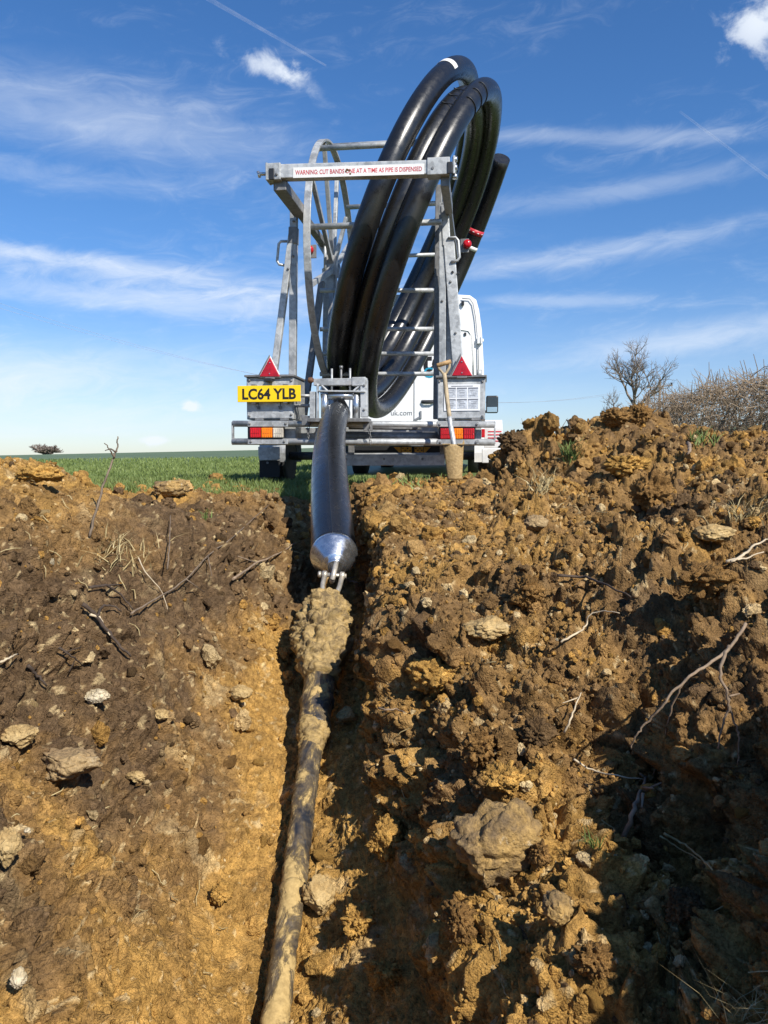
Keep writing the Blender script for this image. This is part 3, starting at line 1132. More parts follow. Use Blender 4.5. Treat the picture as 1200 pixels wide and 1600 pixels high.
boxL, cL, wL, hL = tool_box(385, 459, 590, 655, -1)
for px in (404, 438):
    m = MB()
    a = tp(px, 637, .036)
    m.box(a, TR * .012, TF * .006, TU * .012)
    m.box(a + TU * .045, TR * .003, TF * .004, TU * .035)
    m.box(a - TR * .012 + TU * .008, TR * .006, TF * .008, TU * .006)
    m.build('latch', GD, boxL, .001)
boxR, cR, wR, hR = tool_box(683, 758, 591, 655, 1)

# number plate with its text, bracket and lamp
a, b = tp(371, 603, -.02), tp(470, 627.5, -.02)
hw, hz = (b - a).dot(TR) / 2, (a - b).z / 2
c = (a + b) / 2
m = MB(); m.box(c, TR * hw, TF * .003, TU * hz)
plate = m.build('number_plate', M['plate_yellow'], trailer, .003)
text_mesh('registration', 'LC64 YLB', .118, c - TR * (hw * .845) - TU * .042 - TF * .0035, TR, TU, M['plate_text'], plate, .0035, .001, 'LEFT', hw * 1.70)
for s in (-.5, .5):
    m = MB()
    m.box(c + TR * hw * s + TF * .035, TR * .018, TF * .031, TU * (hz + .012))
    m.build('plate_bracket', GD, trailer, .002)
m = MB()
a = tp(420, 594, -.01)
m.box(a, TR * .032, TF * .035, TU * .014)
m.box(a + TF * .045 + TU * .003, TR * .012, TF * .02, TU * .008)
m.build('plate_lamp', M['plastic_black'], trailer, .005)

# sheet of printed drawings on the right box
a, b = tp(694, 601, .034), tp(750, 641.5, .034)
hw, hz = (b - a).dot(TR) / 2, (a - b).z / 2
c = (a + b) / 2
m = MB(); m.box(c, TR * hw, TF * .0012, TU * hz)
sheet = m.build('printed_sheet', M['paper'], trailer)
for i in range(3):
    for j in range(2):
        cc = c + TR * hw * (-.62 + .62 * i) + TU * hz * (.38 - .86 * j) - TF * .0022
        m = MB(); m.box(cc, TR * hw * .275, TF * .0008, TU * hz * .36)
        pn = m.build('drawing_panel', M['cell'], sheet)
        m = MB(); m.box(cc + TU * hz * .33 - TF * .0014, TR * hw * .275, TF * .0006, TU * hz * .05)
        for q in range(4):
            m.box(cc + TU * hz * (.16 - .13 * q) - TF * .0014 + TR * hw * random.Random(i * 9 + j * 5 + q).uniform(-.05, .05), TR * hw * .15, TF * .0006, TU * hz * .012)
        mm = m.build('drawing_heading', M['cell_head'], sheet)
m = MB()
m.box(c + TU * hz * .87 - TF * .0022, TR * hw * .6, TF * .0006, TU * hz * .025)
m.build('sheet_title', M['cell_head'], sheet)

# --- triangular reflectors on bent wire brackets
for x0, x1, xa, yt, yb in ((405.5, 437.5, 422, 558, 588.5), (706, 738, 721.5, 556, 587)):
    A, B, C = tp(x0, yb, .02), tp(x1, yb, .02), tp(xa, yt, .02)
    cen = (A + B + C) / 3
    m = MB()
    big = [cen + (p - cen) * 1.22 + TF * .012 - TR * .010 for p in (A, B, C)]
    m.prism(big, TF * .004)
    br = m.build('reflector_bracket', GD, trailer, .002)
    m = MB(); m.prism([cen + (p - cen) * 1.10 + TF * .004 for p in (A, B, C)], TF * .006)
    m.build('reflector_border', M['white_plastic'], br, .003)
    m = MB(); m.prism([cen + (p - cen) * 1.0 - TF * .006 for p in (A, B, C)], TF * .009)
    rf = m.build('triangle_reflector', M['red_reflector'], trailer, .004)
    for p in (cen + (C - cen) * .55, cen + (A + B - 2 * cen) * .28):
        m = MB()
        m.lathe(p - TF * .012, TF, [(0, .004), (.006, .006)], 10)
        m.build('rivet', M['zinc'], rf)
    m = MB(); m.box(tp(xa, yb + 1.5, .03), TR * .04, TF * .012, TU * .012)
    m.build('reflector_foot', GD, trailer, .002)

# --- rear A-frames carrying the arms
def a_frame(parts, name='post'):
    for nm, p, q, w, h, mat in parts:
        m = MB(); m.beam(p, q, w, h, TR)
        m.build(nm, mat, trailer, .005)


V1 = .12
a_frame([
    ('post', tp(457.5, 590, V1), tp(459.5, 322, V1), .058, .06, G),
    ('brace', tp(427.5, 590, V1 - .012), tp(456.5, 366, V1 - .012), .052, .055, GC_),
    ('post_sleeve', tp(458.6, 382, V1 - .004), tp(459, 356, V1 - .004), .070, .075, GD),
    ('post', tp(691.5, 655, V1), tp(691.5, 318, V1), .055, .06, G),
    ('brace', tp(717, 590, V1 - .014), tp(701, 372, V1 - .014), .085, .055, GC_),
    ('rear_post', tp(682, 655, V1 + .20), tp(686, 290, V1 + .20), .055, .06, GD),
    ('post_sleeve', tp(698, 385, V1 - .006), tp(695, 322, V1 - .006), .060, .068, GC_),
])
# bevelled tops
m = MB()
m.prism([tp(455, 322, V1 - .03), tp(464.4, 322, V1 - .03), tp(464.2, 309, V1 - .03)], TF * .06)
m.build('post_cap', G, trailer, .002)
m = MB()
m.prism([tp(687, 320, V1 - .03), tp(698, 320, V1 - .03), tp(706, 300, V1 - .03)], TF * .06)
m.build('post_cap', G, trailer, .002)
# wide folded gusset plate between right post and brace
m = MB()
m.prism([tp(697, 395, V1 + .03), tp(705, 395, V1 + .03), tp(722, 592, V1 + .03), tp(697, 592, V1 + .03)], TF * .02)
m.build('gusset_plate', GC_, trailer, .003)
for a, b, cc in ((707, 425, 0), (716, 426, 1)):
    m = MB()
    m.lathe(tp(a, b, V1 - .05), TF, [(0, .010), (.02, .012)], 8)
    m.build('bolt', M['plastic_black'], trailer)
# handles
def handle(pts, v):
    m = MB(); m.tube([tp(x, y, v) for x, y in pts], .011, 10); m.build('handle', GC_, trailer)


handle([(453, 377), (439, 377), (435.5, 381), (433, 408), (436, 413), (450, 416)], V1)
handle([(700, 372), (712, 371), (716, 376), (718, 402), (715, 407), (705, 409)], V1 - .05)

# --- arms: rails from the crossbar forward, level with it
VC = -.58
def rail(u_px, y_px, w, u0, parts):
    c = tp(u_px, y_px, VC)
    for nm, v0, v1, ww, hh, mat in parts:
        m = MB()
        m.beam(c + TF * v0, c + TF * v1, ww, hh, TR)
        m.build(nm, mat, trailer, .005)


rail(437, 289, 0, 0, [('arm', 0.0, .62, .095, .075, GD), ('arm_extension', .60, 2.05, .062, .052, GD)])
rail(695, 282, 0, 0, [('arm', 0.0, .62, .060, .080, GD), ('arm_extension', .60, 2.05, .045, .060, GD)])
# crossbar with the warning label
A, B = tp(437, 270.5, VC), tp(695, 263.5, VC)
m = MB(); m.beam(A, B, .098, .085, TU); cb = m.build('crossbar', GC_, trailer, .006)
for (p0, p1) in (((421, 272), (441, 271)), ((668, 264), (703, 262.5))):
    m = MB(); m.beam(tp(*p0, VC), tp(*p1, VC), .118, .105, TU); m.build('crossbar_sleeve', G, trailer, .005)
for (x, y) in ((424.5, 272), (703, 262)):
    m = MB(); c = tp(x, y, VC - .054)
    m.box(c, TR * .019, TF * .006, TU * .040); m.build('plastic_end_block', M['plastic_black'], trailer, .004)
for (x, y) in ((419.8, 272), (710, 261.8)):
    m = MB(); c = tp(x, y, VC)
    m.box(c, TR * .007, TF * .06, TU * .060); m.build('end_plate', G, trailer, .003)
m = MB()
m.rod(tp(404, 272, VC), tp(419, 272, VC), .012, 10)
m.rod(tp(403, 268, VC), tp(406, 277, VC), .011, 10)
m.build('locking_screw', M['zinc'], trailer)
m = MB()
for y in (249, 262, 276):
    m.lathe(tp(711, y, VC - .03), TU, [(-.016, .018), (.016, .018)], 8)
m.rod(tp(711, 249, VC - .03), tp(711, 277, VC - .03), .010, 8)
m.build('hinge_bolt', M['zinc'], trailer)
a, b = tp(458, 274.5, VC - .0445), tp(663, 257.5, VC - .0445)
c = (a + b) / 2
right = (tp(663, 263.8, VC - .0445) - tp(458, 270, VC - .0445))
hw = right.length / 2
right.normalize()
up = TF.cross(right) * -1
c = (tp(663, 263.8, VC - .0445) + tp(458, 270, VC - .0445)) / 2
m = MB(); m.box(c, right * hw, TF * .0012, up * .036)
lab = m.build('warning_label', M['label_white'], trailer)
text_mesh('warning_text', 'WARNING: CUT BANDS ONE AT A TIME AS PIPE IS DISPENSED', .044, c - right * hw * .965 - up * .0145 - TF * .0016, right, up, M['label_red'], lab, .0006, .0005, 'LEFT', hw * 1.93)
m = MB()
m.lathe(tp(676, 262, VC - .058), TF, [(0, .009), (.015, .012)], 10)
m.build('bolt', GD, trailer)
m = MB()
rr = random.Random(4)
for k in range(5):
    m.box(tp(544 + rr.uniform(-4, 4), 266 + rr.uniform(-2, 7), VC - .047), TR * .006, TF * .001, TU * .006)
m.build('rust_spot', M['rust'], trailer)

# --- drum: big hoop on the left with spokes, and tubes across
HC = tp(521, 421, 1.02)                 # hub
HR = 1.09
hub_v = (HC - TO).dot(TF)


def hoop_pt(deg, r=HR, du=0.0):
    t = R(deg)
    return HC + TF * (math.cos(t) * r) + TU * (math.sin(t) * r) + TR * du


N = 96
vs, fs = [], []
for k in range(N):
    d = 360 * k / N
    for rr_, du in ((HR, -.029), (HR, .029), (HR - .020, .029), (HR - .020, -.029)):
        vs.append(hoop_pt(d, rr_, du))
for k in range(N):
    j = (k + 1) % N
    for q in range(4):
        q2 = (q + 1) % 4
        fs.append((k * 4 + q, k * 4 + q2, j * 4 + q2, j * 4 + q))
m = MB(); m.add(vs, fs); hoop = m.build('drum_hoop', G, trailer, .003)
for d in (28, 78, 112, 150, 200, 250, 310):
    m = MB(); m.beam(hoop_pt(d, .02), hoop_pt(d, HR - .01), .035, .045, TR); m.build('spoke', G, hoop, .003)
m = MB(); m.lathe(HC - TR * .06, TR, [(0, .045), (.02, .06), (.10, .06), (.12, .045)], 20); m.build('hub', GD, hoop)
for deg, L0, r in ((176, 0.0, .024), (128, 0.0, .024), (98, 0.0, .024), (48, 0.0, .024), (20, 0.0, .02)):
    p = hoop_pt(deg, HR - .03)
    m = MB(); m.rod(p, p + TR * 1.06, r, 14); m.build('drum_tube', G, trailer)
# ladder of tubes across the middle
for y, v in ((454, .62), (514.5, .62), (553, .62), (584.5, .62)):
    m = MB(); m.rod(tp(500, y, v), tp(692, y - .5, v), .019, 14); m.build('cross_rail', G, trailer)
# left inner uprights carrying the hub
a_frame([('upright', tp(511, 650, .95), tp(515, 400, .95), .10, .05, G),
         ('inner_brace', tp(475, 648, .70), tp(503, 440, .80), .055, .06, GD),
         ('inner_brace', tp(529, 640, .95), tp(521, 430, .95), .045, .05, GD),
         ('diagonal', tp(541, 340, .95), tp(518, 430, .95), .030, .06, G),
         ('diagonal', tp(497, 375, .95), tp(534, 436, .95), .055, .02, G),
         ])
m = MB(); m.prism([tp(503, 420, .93), tp(528, 400, .93), tp(524, 500, .93), tp(507, 560, .93)], TF * .015)
m.build('bearing_plate', GC_, trailer, .003)
m = MB(); m.rod(tp(508, 365, .9), tp(508, 425, .9), .014, 10); m.build('locking_pin', GC_, trailer)
for x0, x1, y in ((458, 487, 618.5), (455, 486, 634)):
    m = MB(); m.rod(tp(x0, y, .1), tp(x1, y, .1), .014, 10); m.build('spacer_tube', G, trailer)
# side marker lamps
for x, y, v in ((730, 382, .35), (484, 391, .35)):
    m = MB()
    m.lathe(tp(x, y, v), TF * -1, [(0, .036), (.02, .036), (.035, .028), (.042, .012)], 16)
    mk = m.build('marker_lamp', M['red_lens'], trailer)
    m = MB(); m.box(tp(x - 4 if x > 600 else x + 4, y + 2, v + .012), TR * .035, TF * .008, TU * .055); m.build('marker_bracket', GD, trailer, .002)

# --- roller guide box the pipe is paid out through
VG = -.06
guide = []
def gbeam(nm, p, q, w, h, mat=G, v=VG, side=TR, bevel=.004):
    m = MB(); m.beam(tp(*p, v), tp(*q, v), w, h, side); return m.build(nm, mat, trailer, bevel)


gbeam('guide_head', (491, 597.5), (574, 596.5), .055, .06, G, VG, TU)
gbeam('guide_head_sleeve', (551, 596.8), (572, 596.4), .068, .072, GC_, VG, TU)
gbeam('guide_post', (569, 594), (569.5, 652), .055, .06, GC_, VG)
gbeam('guide_post', (489, 612), (489, 654), .045, .05, GC_, VG)
gbeam('guide_stay', (496.5, 600), (496.5, 655), .016, .03, GC_, VG - .02)
gbeam('guide_base', (484, 657), (578, 657), .03, .16, GD, VG, TU)
gbeam('diagonal_stay', (498.5, 598), (512, 611), .014, .02, GC_, VG - .02)
gbeam('diagonal_stay', (565, 600), (552, 611), .014, .02, GC_, VG - .02)
gbeam('roller_carrier', (499, 611.5), (572, 612.5), .014, .09, G, VG, TU)
m = MB(); m.prism([tp(556, 611, VG - .01), tp(566, 601, VG - .01), tp(566, 611, VG - .01)], TF * .012); m.build('corner_plate', GC_, trailer, .002)
m = MB(); m.rod(tp(513, 618.5, VG), tp(552, 619, VG), .030, 18); m.build('roller', M['zinc'], trailer)
for x, y0, y1 in ((507.5, 615, 653), (556.5, 616, 654)):
    m = MB()
    p, q = tp(x, y1, VG), tp(x, y0, VG)
    m.lathe(p, q - p, [(0, .02), (.004, .031), ((q - p).length - .004, .031), ((q - p).length, .02)], 18)
    m.build('roller', M['zinc'], trailer)
for x, y0, y1, r, mt in ((518.5, 576, 612, .0085, G), (533, 574, 604, .009, GD), (547, 575.5, 612, .0085, G)):
    m = MB()
    m.rod(tp(x, y1, VG), tp(x, y0, VG), r, 10)
    if x == 533: m.lathe(tp(x, 574, VG), TU, [(-.012, .016), (.012, .016)], 6)
    m.build('adjusting_screw', mt, trailer)
m = MB(); m.lathe(tp(485, 594, VG - .03), TR, [(-.02, .012), (-.012, .022), (.012, .024), (.025, .014)], 12); m.build('knob', M['rust'], trailer)
# latch and chain clutter either side of the guide
rr = random.Random(11)
for cx, cy in ((479, 664), (575, 672)):
    m = MB()
    m.box(tp(cx, cy - 6, -.05), TR * .035, TF * .02, TU * .035)
    m.beam(tp(cx - 9, cy - 14, -.05), tp(cx + 6, cy - 12, -.05), .02, .03, TU)
    m.build('catch_plate', GD, trailer, .002)
    m = MB()
    for k in range(9):
        p = tp(cx + 3 + rr.uniform(-1, 1), cy - 6 + k * 3.4, -.075)
        dd = TR if k % 2 else TF
        pts = [p + dd * (.008 * math.cos(t)) + TU * (.012 * math.sin(t)) for t in [i * math.pi / 4 for i in range(9)]]
        m.tube(pts, .0026, 6, False)
    m.build('chain', GD, trailer)

# bolt heads on posts, boxes and bumper plates
for x, y, v in ((458, 400, V1 - .035), (458.5, 345, V1 - .04), (450, 420, V1 - .045), (691, 345, V1 - .035), (691, 470, V1 - .035), (712, 520, V1 - .048), (704, 440, V1 - .048),
                (569, 602, VG - .035), (569, 640, VG - .035), (389.5, 594.5, .035), (455, 594.5, .035), (389.5, 650, .035), (455, 648, .035), (686.5, 596, .035), (754, 596, .035), (754, 650, .035),
                (390, 662, -.034), (446, 662, -.034), (687, 663, -.034), (745, 663, -.034), (392, 690, -.036), (444, 690, -.036), (688, 691, -.036), (744, 691, -.036), (432, 272, VC - .058), (540, 717, .248), (600, 717, .248), (660, 717, .248)):
    m = MB()
    m.lathe(tp(x, y, v), TF, [(-.006, .006), (-.003, .0105), (.012, .0105)], 6)
    m.build('bolt', GD, trailer)

# --- amber reflectors under the bumper
for q in ([(615, 698.5), (626, 709.5), (626, 698.5)], [(673, 698.5), (662, 709.5), (662, 698.5)]):
    m = MB(); m.prism([tp(x, y, .5) for x, y in q], TF * .012); m.build('amber_reflector', M['amber_reflector'], trailer, .001)
for x0, x1 in ((627.5, 643), (648, 661)):
    a, b = tp(x0, 698.5, .5), tp(x1, 709.5, .5)
    m = MB(); m.box((a + b) / 2, TR * ((b - a).dot(TR) / 2), TF * .008, TU * ((a - b).z / 2))
    rf = m.build('amber_reflector', M['amber_reflector'], trailer, .002)
    for i in range(4):
        for j in range(3):
            m = MB()
            p = a + (b - a).dot(TR) * TR * (.14 + .24 * i) + TU * ((b - a).z * (.2 + .3 * j)) - TF * .009
            m.box(p, TR * .006, TF * .002, TU * .006)
            if (i + j) % 2 == 0: m.build('reflector_dot', M['rust'], rf)
m = MB()
a, b = tp(548, 697, .55), tp(690, 711, .55)
m.box((a + b) / 2, TR * ((b - a).dot(TR) / 2), TF * .01, TU * ((a - b).z / 2))
m.build('rear_skirt', M['plastic_black'], trailer, .003)

# --- wheels, mudguards and flaps
def wheel(u):
    c = tl(u, 1.2, .285)
    m = MB()
    prof = []
    for t, r in ((-.09, .15), (-.098, .215), (-.09, .258), (-.065, .278), (0, .281), (.065, .278), (.09, .258), (.098, .215), (.09, .15)):
        prof.append((t, r))
    m.lathe(c, TR, prof, 40)
    w = m.build('tyre', M['rubber'], trailer)
    m = MB(); m.lathe(c, TR, [(-.078, .14), (-.05, .15), (.05, .15), (.078, .14)], 28); m.build('rim', GD, w)
    m = MB()
    for k in range(30):
        a = 2 * math.pi * k / 30
        for du, da in ((-.06, 0), (0, .1), (.06, 0)):
            q = c + TR * du + TF * math.cos(a + da) * .282 + TU * math.sin(a + da) * .282
            rad = (q - c - TR * du).normalized()
            m.box(q, TR * .026, rad.cross(TR) * .022, rad * .006)
    m.build('tread', M['rubber'], w)


for u in (-1.0, 1.0): wheel(u)
for s, mat in ((-1, M['galv_clean']), (1, M['white_plastic'])):
    vs, fs = [], []
    c = tl(s * 1.0, 1.2, .295)
    for k in range(15):
        a = R(-12 + 204 * k / 14)
        for du in (-.125, .125):
            for rr_ in (.318, .326):
                vs.append(c + TR * du + TF * math.cos(a) * rr_ * -1 + TU * math.sin(a) * rr_)
    for k in range(14):
        b = k * 4
        for q in ((0, 2, 3, 1),):
            pass
        fs += [(b, b + 4, b + 6, b + 2), (b + 1, b + 3, b + 7, b + 5), (b, b + 1, b + 5, b + 4), (b + 2, b + 6, b + 7, b + 3)]
    fs += [(0, 2, 3, 1), (56, 57, 59, 58)]
    m = MB(); m.add(vs, fs); m.build('mudguard', mat, trailer)
m = MB(); m.prism([tp(403, 698, .78), tp(438, 698, .78), tp(438, 717, .78), (tp(432, 719.5, .78)), (tp(408, 719.5, .78)), tp(403.5, 716, .78)], TF * .012)
m.build('mudguard_skirt', M['galv_clean'], trailer, .006)
m = MB(); m.prism([tp(405, 719.5, .80), tp(438, 719.5, .80), tp(437, 746, .80), tp(405, 746, .80)], TF * .010)
m.build('mud_flap', M['rubber'], trailer, .003)
m = MB(); m.lathe(tp(418, 723, .796), TF, [(-.004, .012), (.004, .012)], 10); m.build('flap_bolt', GD, trailer)
m = MB(); m.prism([tp(753, 701, .75), tp(786, 700, .75), tp(786, 716, .75), tp(778, 723.5, .75), tp(753, 723.5, .75)], TF * .012)
m.build('mudguard_skirt', M['white_plastic'], trailer, .006)
m = MB(); m.prism([tp(770, 724, .80), tp(776, 724, .80), tp(774, 731, .80)], TF * .01); m.build('mud_flap', M['rubber'], trailer)
# white warning board at the right end
a, b = tp(757, 668.5, .30), tp(785, 700, .30)
m = MB(); m.box((a + b) / 2, TR * ((b - a).dot(TR) / 2), TF * .006, TU * ((a - b).z / 2))
wb = m.build('white_board', M['white_plastic'], trailer, .003)
m = MB()
for k in range(4):
    m.box((a + b) / 2 + TU * (.052 - .026 * k) - TF * .0075 + TR * .01, TR * (.055 if k != 3 else .035), TF * .001, TU * .0045)
m.build('board_print', M['label_red'], wb)
m = MB(); m.box(tp(755, 677, .28), TR * .014, TF * .01, TU * .035); m.build('side_reflector', M['red_lens'], trailer, .003)
m = MB(); m.rod(tp(748.5, 578, .3), tp(748.5, 590, .3), .022, 14); m.build('socket_tube', G, trailer)

# ------------------------------------------------------------------ the coil of black pipe and the end being pulled in
def sweep(name, pts, rad, mat, parent, n=28, caps=True, label=None):
    pts = np.array([tuple(p) for p in pts])
    m = len(pts)
    T = np.gradient(pts, axis=0)
    T /= np.linalg.norm(T, axis=1, keepdims=True)
    a = np.cross(T[0], [0.3, 0.1, 1.0]); a /= np.linalg.norm(a)
    s = np.concatenate([[0], np.cumsum(np.linalg.norm(np.diff(pts, axis=0), axis=1))])
    vs, al = [], []
    ang = np.linspace(0, 2 * np.pi, n, endpoint=False)
    for i in range(m):
        a = a - T[i] * np.dot(a, T[i]); a /= np.linalg.norm(a)
        b = np.cross(T[i], a)
        r = rad[i] if hasattr(rad, '__len__') else rad
        vs.append(pts[i] + r * (np.cos(ang)[:, None] * a + np.sin(ang)[:, None] * b))
        al.append(np.stack([np.full(n, s[i]), np.abs(ang - np.pi), np.zeros(n)], 1))
    vs = np.concatenate(vs); al = np.concatenate(al)
    idx = np.arange(m * n).reshape(m, n)
    q = np.stack([idx[:-1], np.roll(idx, -1, 1)[:-1], np.roll(idx, -1, 1)[1:], idx[1:]], -1).reshape(-1, 4)
    faces = [tuple(int(k) for k in f) for f in q]
    off = np.array(root_loc(parent)) if parent else 0
    me = bpy.data.meshes.new(name)
    sm = [True] * len(faces)
    if caps:
        faces += [tuple(int(k) for k in idx[0][::-1]), tuple(int(k) for k in idx[-1])]
        sm += [False, False]
    me.from_pydata((vs - off).tolist(), [], faces)
    me.polygons.foreach_set('use_smooth', sm)
    at_ = me.attributes.new('along', 'FLOAT_VECTOR', 'POINT')
    at_.data.foreach_set('vector', al.astype(np.float32).ravel())
    me.materials.append(mat)
    o = bpy.data.objects.new(name, me)
    COL.objects.link(o)
    if parent: o.parent = parent
    if label: o['label'] = label
    return o


YAW, LEAN = R(7.5), R(23.5)
T2 = Vector((math.sin(YAW), math.cos(YAW), 0))
NH = Vector((math.cos(YAW), -math.sin(YAW), 0))
T1 = TU * math.cos(LEAN) + NH * math.sin(LEAN)
AX = NH * math.cos(LEAN) - TU * math.sin(LEAN)
CC = Vector((0.285, 7.40, 2.20))
PR = 0.093


def coil(deg, r, a):
    t = R(deg)
    return CC + T2 * (math.cos(t) * r) + T1 * (math.sin(t) * r) + AX * a


# (angle, radius, sideways offset) along the pipe, from the free tail to the pay-out
KEYS = [(54, 1.78, .27), (20, 1.68, .26), (0, 1.62, .25), (-60, 1.53, .24), (-120, 1.46, .18), (-180, 1.45, .145), (-240, 1.46, .14), (-270, 1.455, .145), (-310, 1.45, .155),
        (-360, 1.43, .10), (-420, 1.42, .08), (-480, 1.37, .04), (-540, 1.34, .01), (-600, 1.35, .0), (-630, 1.35, .02), (-680, 1.38, .02),
        (-720, 1.43, -.05), (-780, 1.43, -.08), (-840, 1.43, -.12), (-900, 1.46, -.155), (-960, 1.52, -.16), (-990, 1.58, -.14), (-1030, 1.54, -.08),
        (-1080, 1.47, -.14), (-1130, 1.47, -.18), (-1160, 1.49, -.22), (-1172, 1.50, -.24)]
kd = np.array([-k[0] for k in KEYS]); kr = np.array([k[1] for k in KEYS]); ka = np.array([k[2] for k in KEYS])


def smooth_interp(x, xp, fp):
    # Catmull-Rom on unevenly spaced keys
    i = np.clip(np.searchsorted(xp, x) - 1, 0, len(xp) - 2)
    mm = np.gradient(fp, xp)
    h = xp[i + 1] - xp[i]; t = (x - xp[i]) / h
    return ((2 * t**3 - 3 * t**2 + 1) * fp[i] + (t**3 - 2 * t**2 + t) * h * mm[i] + (-2 * t**3 + 3 * t**2) * fp[i + 1] + (t**3 - t**2) * h * mm[i + 1])


coil_pts = []
for d in np.arange(-54, 1172.01, 3.0):
    coil_pts.append(coil(-d, float(smooth_interp(d, kd, kr)), float(smooth_interp(d, kd, ka))))


def bez(keys, n):
    K = [Vector(k) for k in keys]
    K = [K[0] * 2 - K[1]] + K + [K[-1] * 2 - K[-2]]
    out = []
    for i in range(1, len(K) - 2):
        p0, p1, p2, p3 = K[i - 1:i + 3]
        for j in range(n):
            t = j / n
            out.append(0.5 * ((2 * p1) + (p2 - p0) * t + (2 * p0 - 5 * p1 + 4 * p2 - p3) * t * t + (3 * p1 - p0 - 3 * p2 + p3) * t ** 3))
    out.append(K[-2])
    return out


end_c = at(522, 866, 3.10)
tail_pts = bez([coil_pts[-8], coil_pts[-1], at(529, 644, 6.42), at(526, 648, 5.95), at(519.5, 668, 5.2), at(515, 700, 4.5), at(515, 745, 3.92), at(518, 808, 3.43), end_c], 12)
pipe_root = empty('coiled_pipe', coil(-90, 1.5, 0), 'thick black plastic water pipe coiled on the trailer with its end drawn into the trench', 'pipe')
allp = coil_pts[:-8] + tail_pts
pipe_body = sweep('pipe', allp, PR, M['pipe'], pipe_root, 28)
pd = (Vector(tail_pts[-1]) - Vector(tail_pts[-2])).normalized()
# extrusion seam on top of the pulled end
seam = []
for i in range(14, len(tail_pts)):
    p = Vector(tail_pts[i])
    d = (Vector(tail_pts[min(i + 1, len(tail_pts) - 1)]) - Vector(tail_pts[i - 1])).normalized()
    upv = (Vector((-.05, -.35, 1)) - d * Vector((-.05, -.35, 1)).dot(d)).normalized()
    seam.append(p + upv * (PR + .0005))
m = MB(); m.tube(seam, .0035, 6); m.build('seam', M['plastic_black'], pipe_root)
# tapered aluminium pulling head
m = MB()
m.lathe(end_c + pd * .0, pd, [(-.004, PR + .0035), (.012, PR + .0045), (.020, PR + .001), (.088, .052), (.092, .049), (.094, .036), (.108, .034), (.112, .030)], 48)
head = m.build('pulling_head', M['aluminium'], pipe_root)
tip = end_c + pd * .110
bolt_c = at(520, 903, 2.915)
# oval link through the nose of the head, hanging down to the shackle
lk = (bolt_c - tip)
lk_d = lk.normalized()
lk_s = Vector((1, 0, 0)) * .25 + lk_d.cross(Vector((1, 0, 0))) * 1.0
lk_s = (lk_s - lk_d * lk_s.dot(lk_d)).normalized()
mid = tip + lk * .45
hl = lk.length * .5 + .012
pts = []
for k in range(25):
    t = 2 * math.pi * k / 24
    pts.append(mid + lk_d * (hl * math.copysign(abs(math.cos(t)) ** .8, math.cos(t))) + lk_s * (.026 * math.sin(t)))
m = MB()
m.tube(pts, .0105, 10, False)
m.build('eye', M['shackle'], head)
eye_c = bolt_c
# label near the top of the coil, black bands and red and white tape
def ring_on_pipe(idx, w, mat, name, arc=(0, 360), r=PR + .0015, ref=None, lift=0.0):
    p = Vector(coil_pts[idx]); d = (Vector(coil_pts[idx + 1]) - Vector(coil_pts[idx - 1])).normalized()
    ref = ref or Vector((0, -1, .3))
    a = (ref - d * ref.dot(d)).normalized(); b = d.cross(a)
    n = 24
    vs, fs = [], []
    for k in range(n + 1):
        t = R(arc[0] + (arc[1] - arc[0]) * k / n)
        o_ = a * math.cos(t) + b * math.sin(t)
        vs += [p - d * w / 2 + o_ * r, p + d * w / 2 + o_ * r, p + d * w / 2 + o_ * (r - .0012), p - d * w / 2 + o_ * (r - .0012)]
    for k in range(n):
        i = k * 4
        fs += [(i, i + 1, i + 5, i + 4), (i + 1, i + 2, i + 6, i + 5), (i + 3, i, i + 4, i + 7), (i + 2, i + 3, i + 7, i + 6)]
    m = MB(); m.add(vs, fs, False)
    m.s = [True] * len(m.f)
    return m.build(name, mat, pipe_root)


def idx_of(d): return int(round((d + 54) / 3.0))


ring_on_pipe(idx_of(953), .085, M['label_white'], 'pipe_label', (-75, 75), ref=Vector((-.4, -1, .35)))
for lo, k_ in ((224, 1.5), (230, 1.8), (218, 1.2)):
    m = MB()
    a_, b_, c_ = Vector(coil_pts[idx_of(lo + 360 * 2 - 2)]), Vector(coil_pts[idx_of(lo + 360)]), Vector(coil_pts[idx_of(lo)])
    d = (Vector(coil_pts[idx_of(lo) + 1]) - c_).normalized()
    out = (-(T2) * 1.0 + T1 * .15); out = (out - d * out.dot(d)).normalized()
    sd = d.cross(out); sd = sd if sd.dot(c_ - a_) > 0 else -sd
    pts = [b_ - sd * .05 + out * (PR + .004), b_ + out * (PR + .006) + d * .008, (b_ + c_) / 2 + out * (PR - .02) - d * .01, c_ + out * (PR + .003), c_ + (out + sd) * (PR * .74), c_ + sd * (PR + .003), c_ + (sd - out) * (PR * .74), c_ - out * (PR + .003)]
    m.tube(bez(pts, 5), .0042, 6)
    m.build('tie_band', M['plastic_black'], pipe_root)
ti = idx_of(-28)
tape = ring_on_pipe(ti, .060, M['label_red'], 'tape', (0, 360), r=PR + .003)
ring_on_pipe(ti + 2, .045, M['label_white'], 'tape', (-110, 150), r=PR + .003)
for k in range(5):
    ring_on_pipe(ti, .010, M['label_white'], 'tape_stripe', (-70 + k * 34, -58 + k * 34), r=PR + .0048)

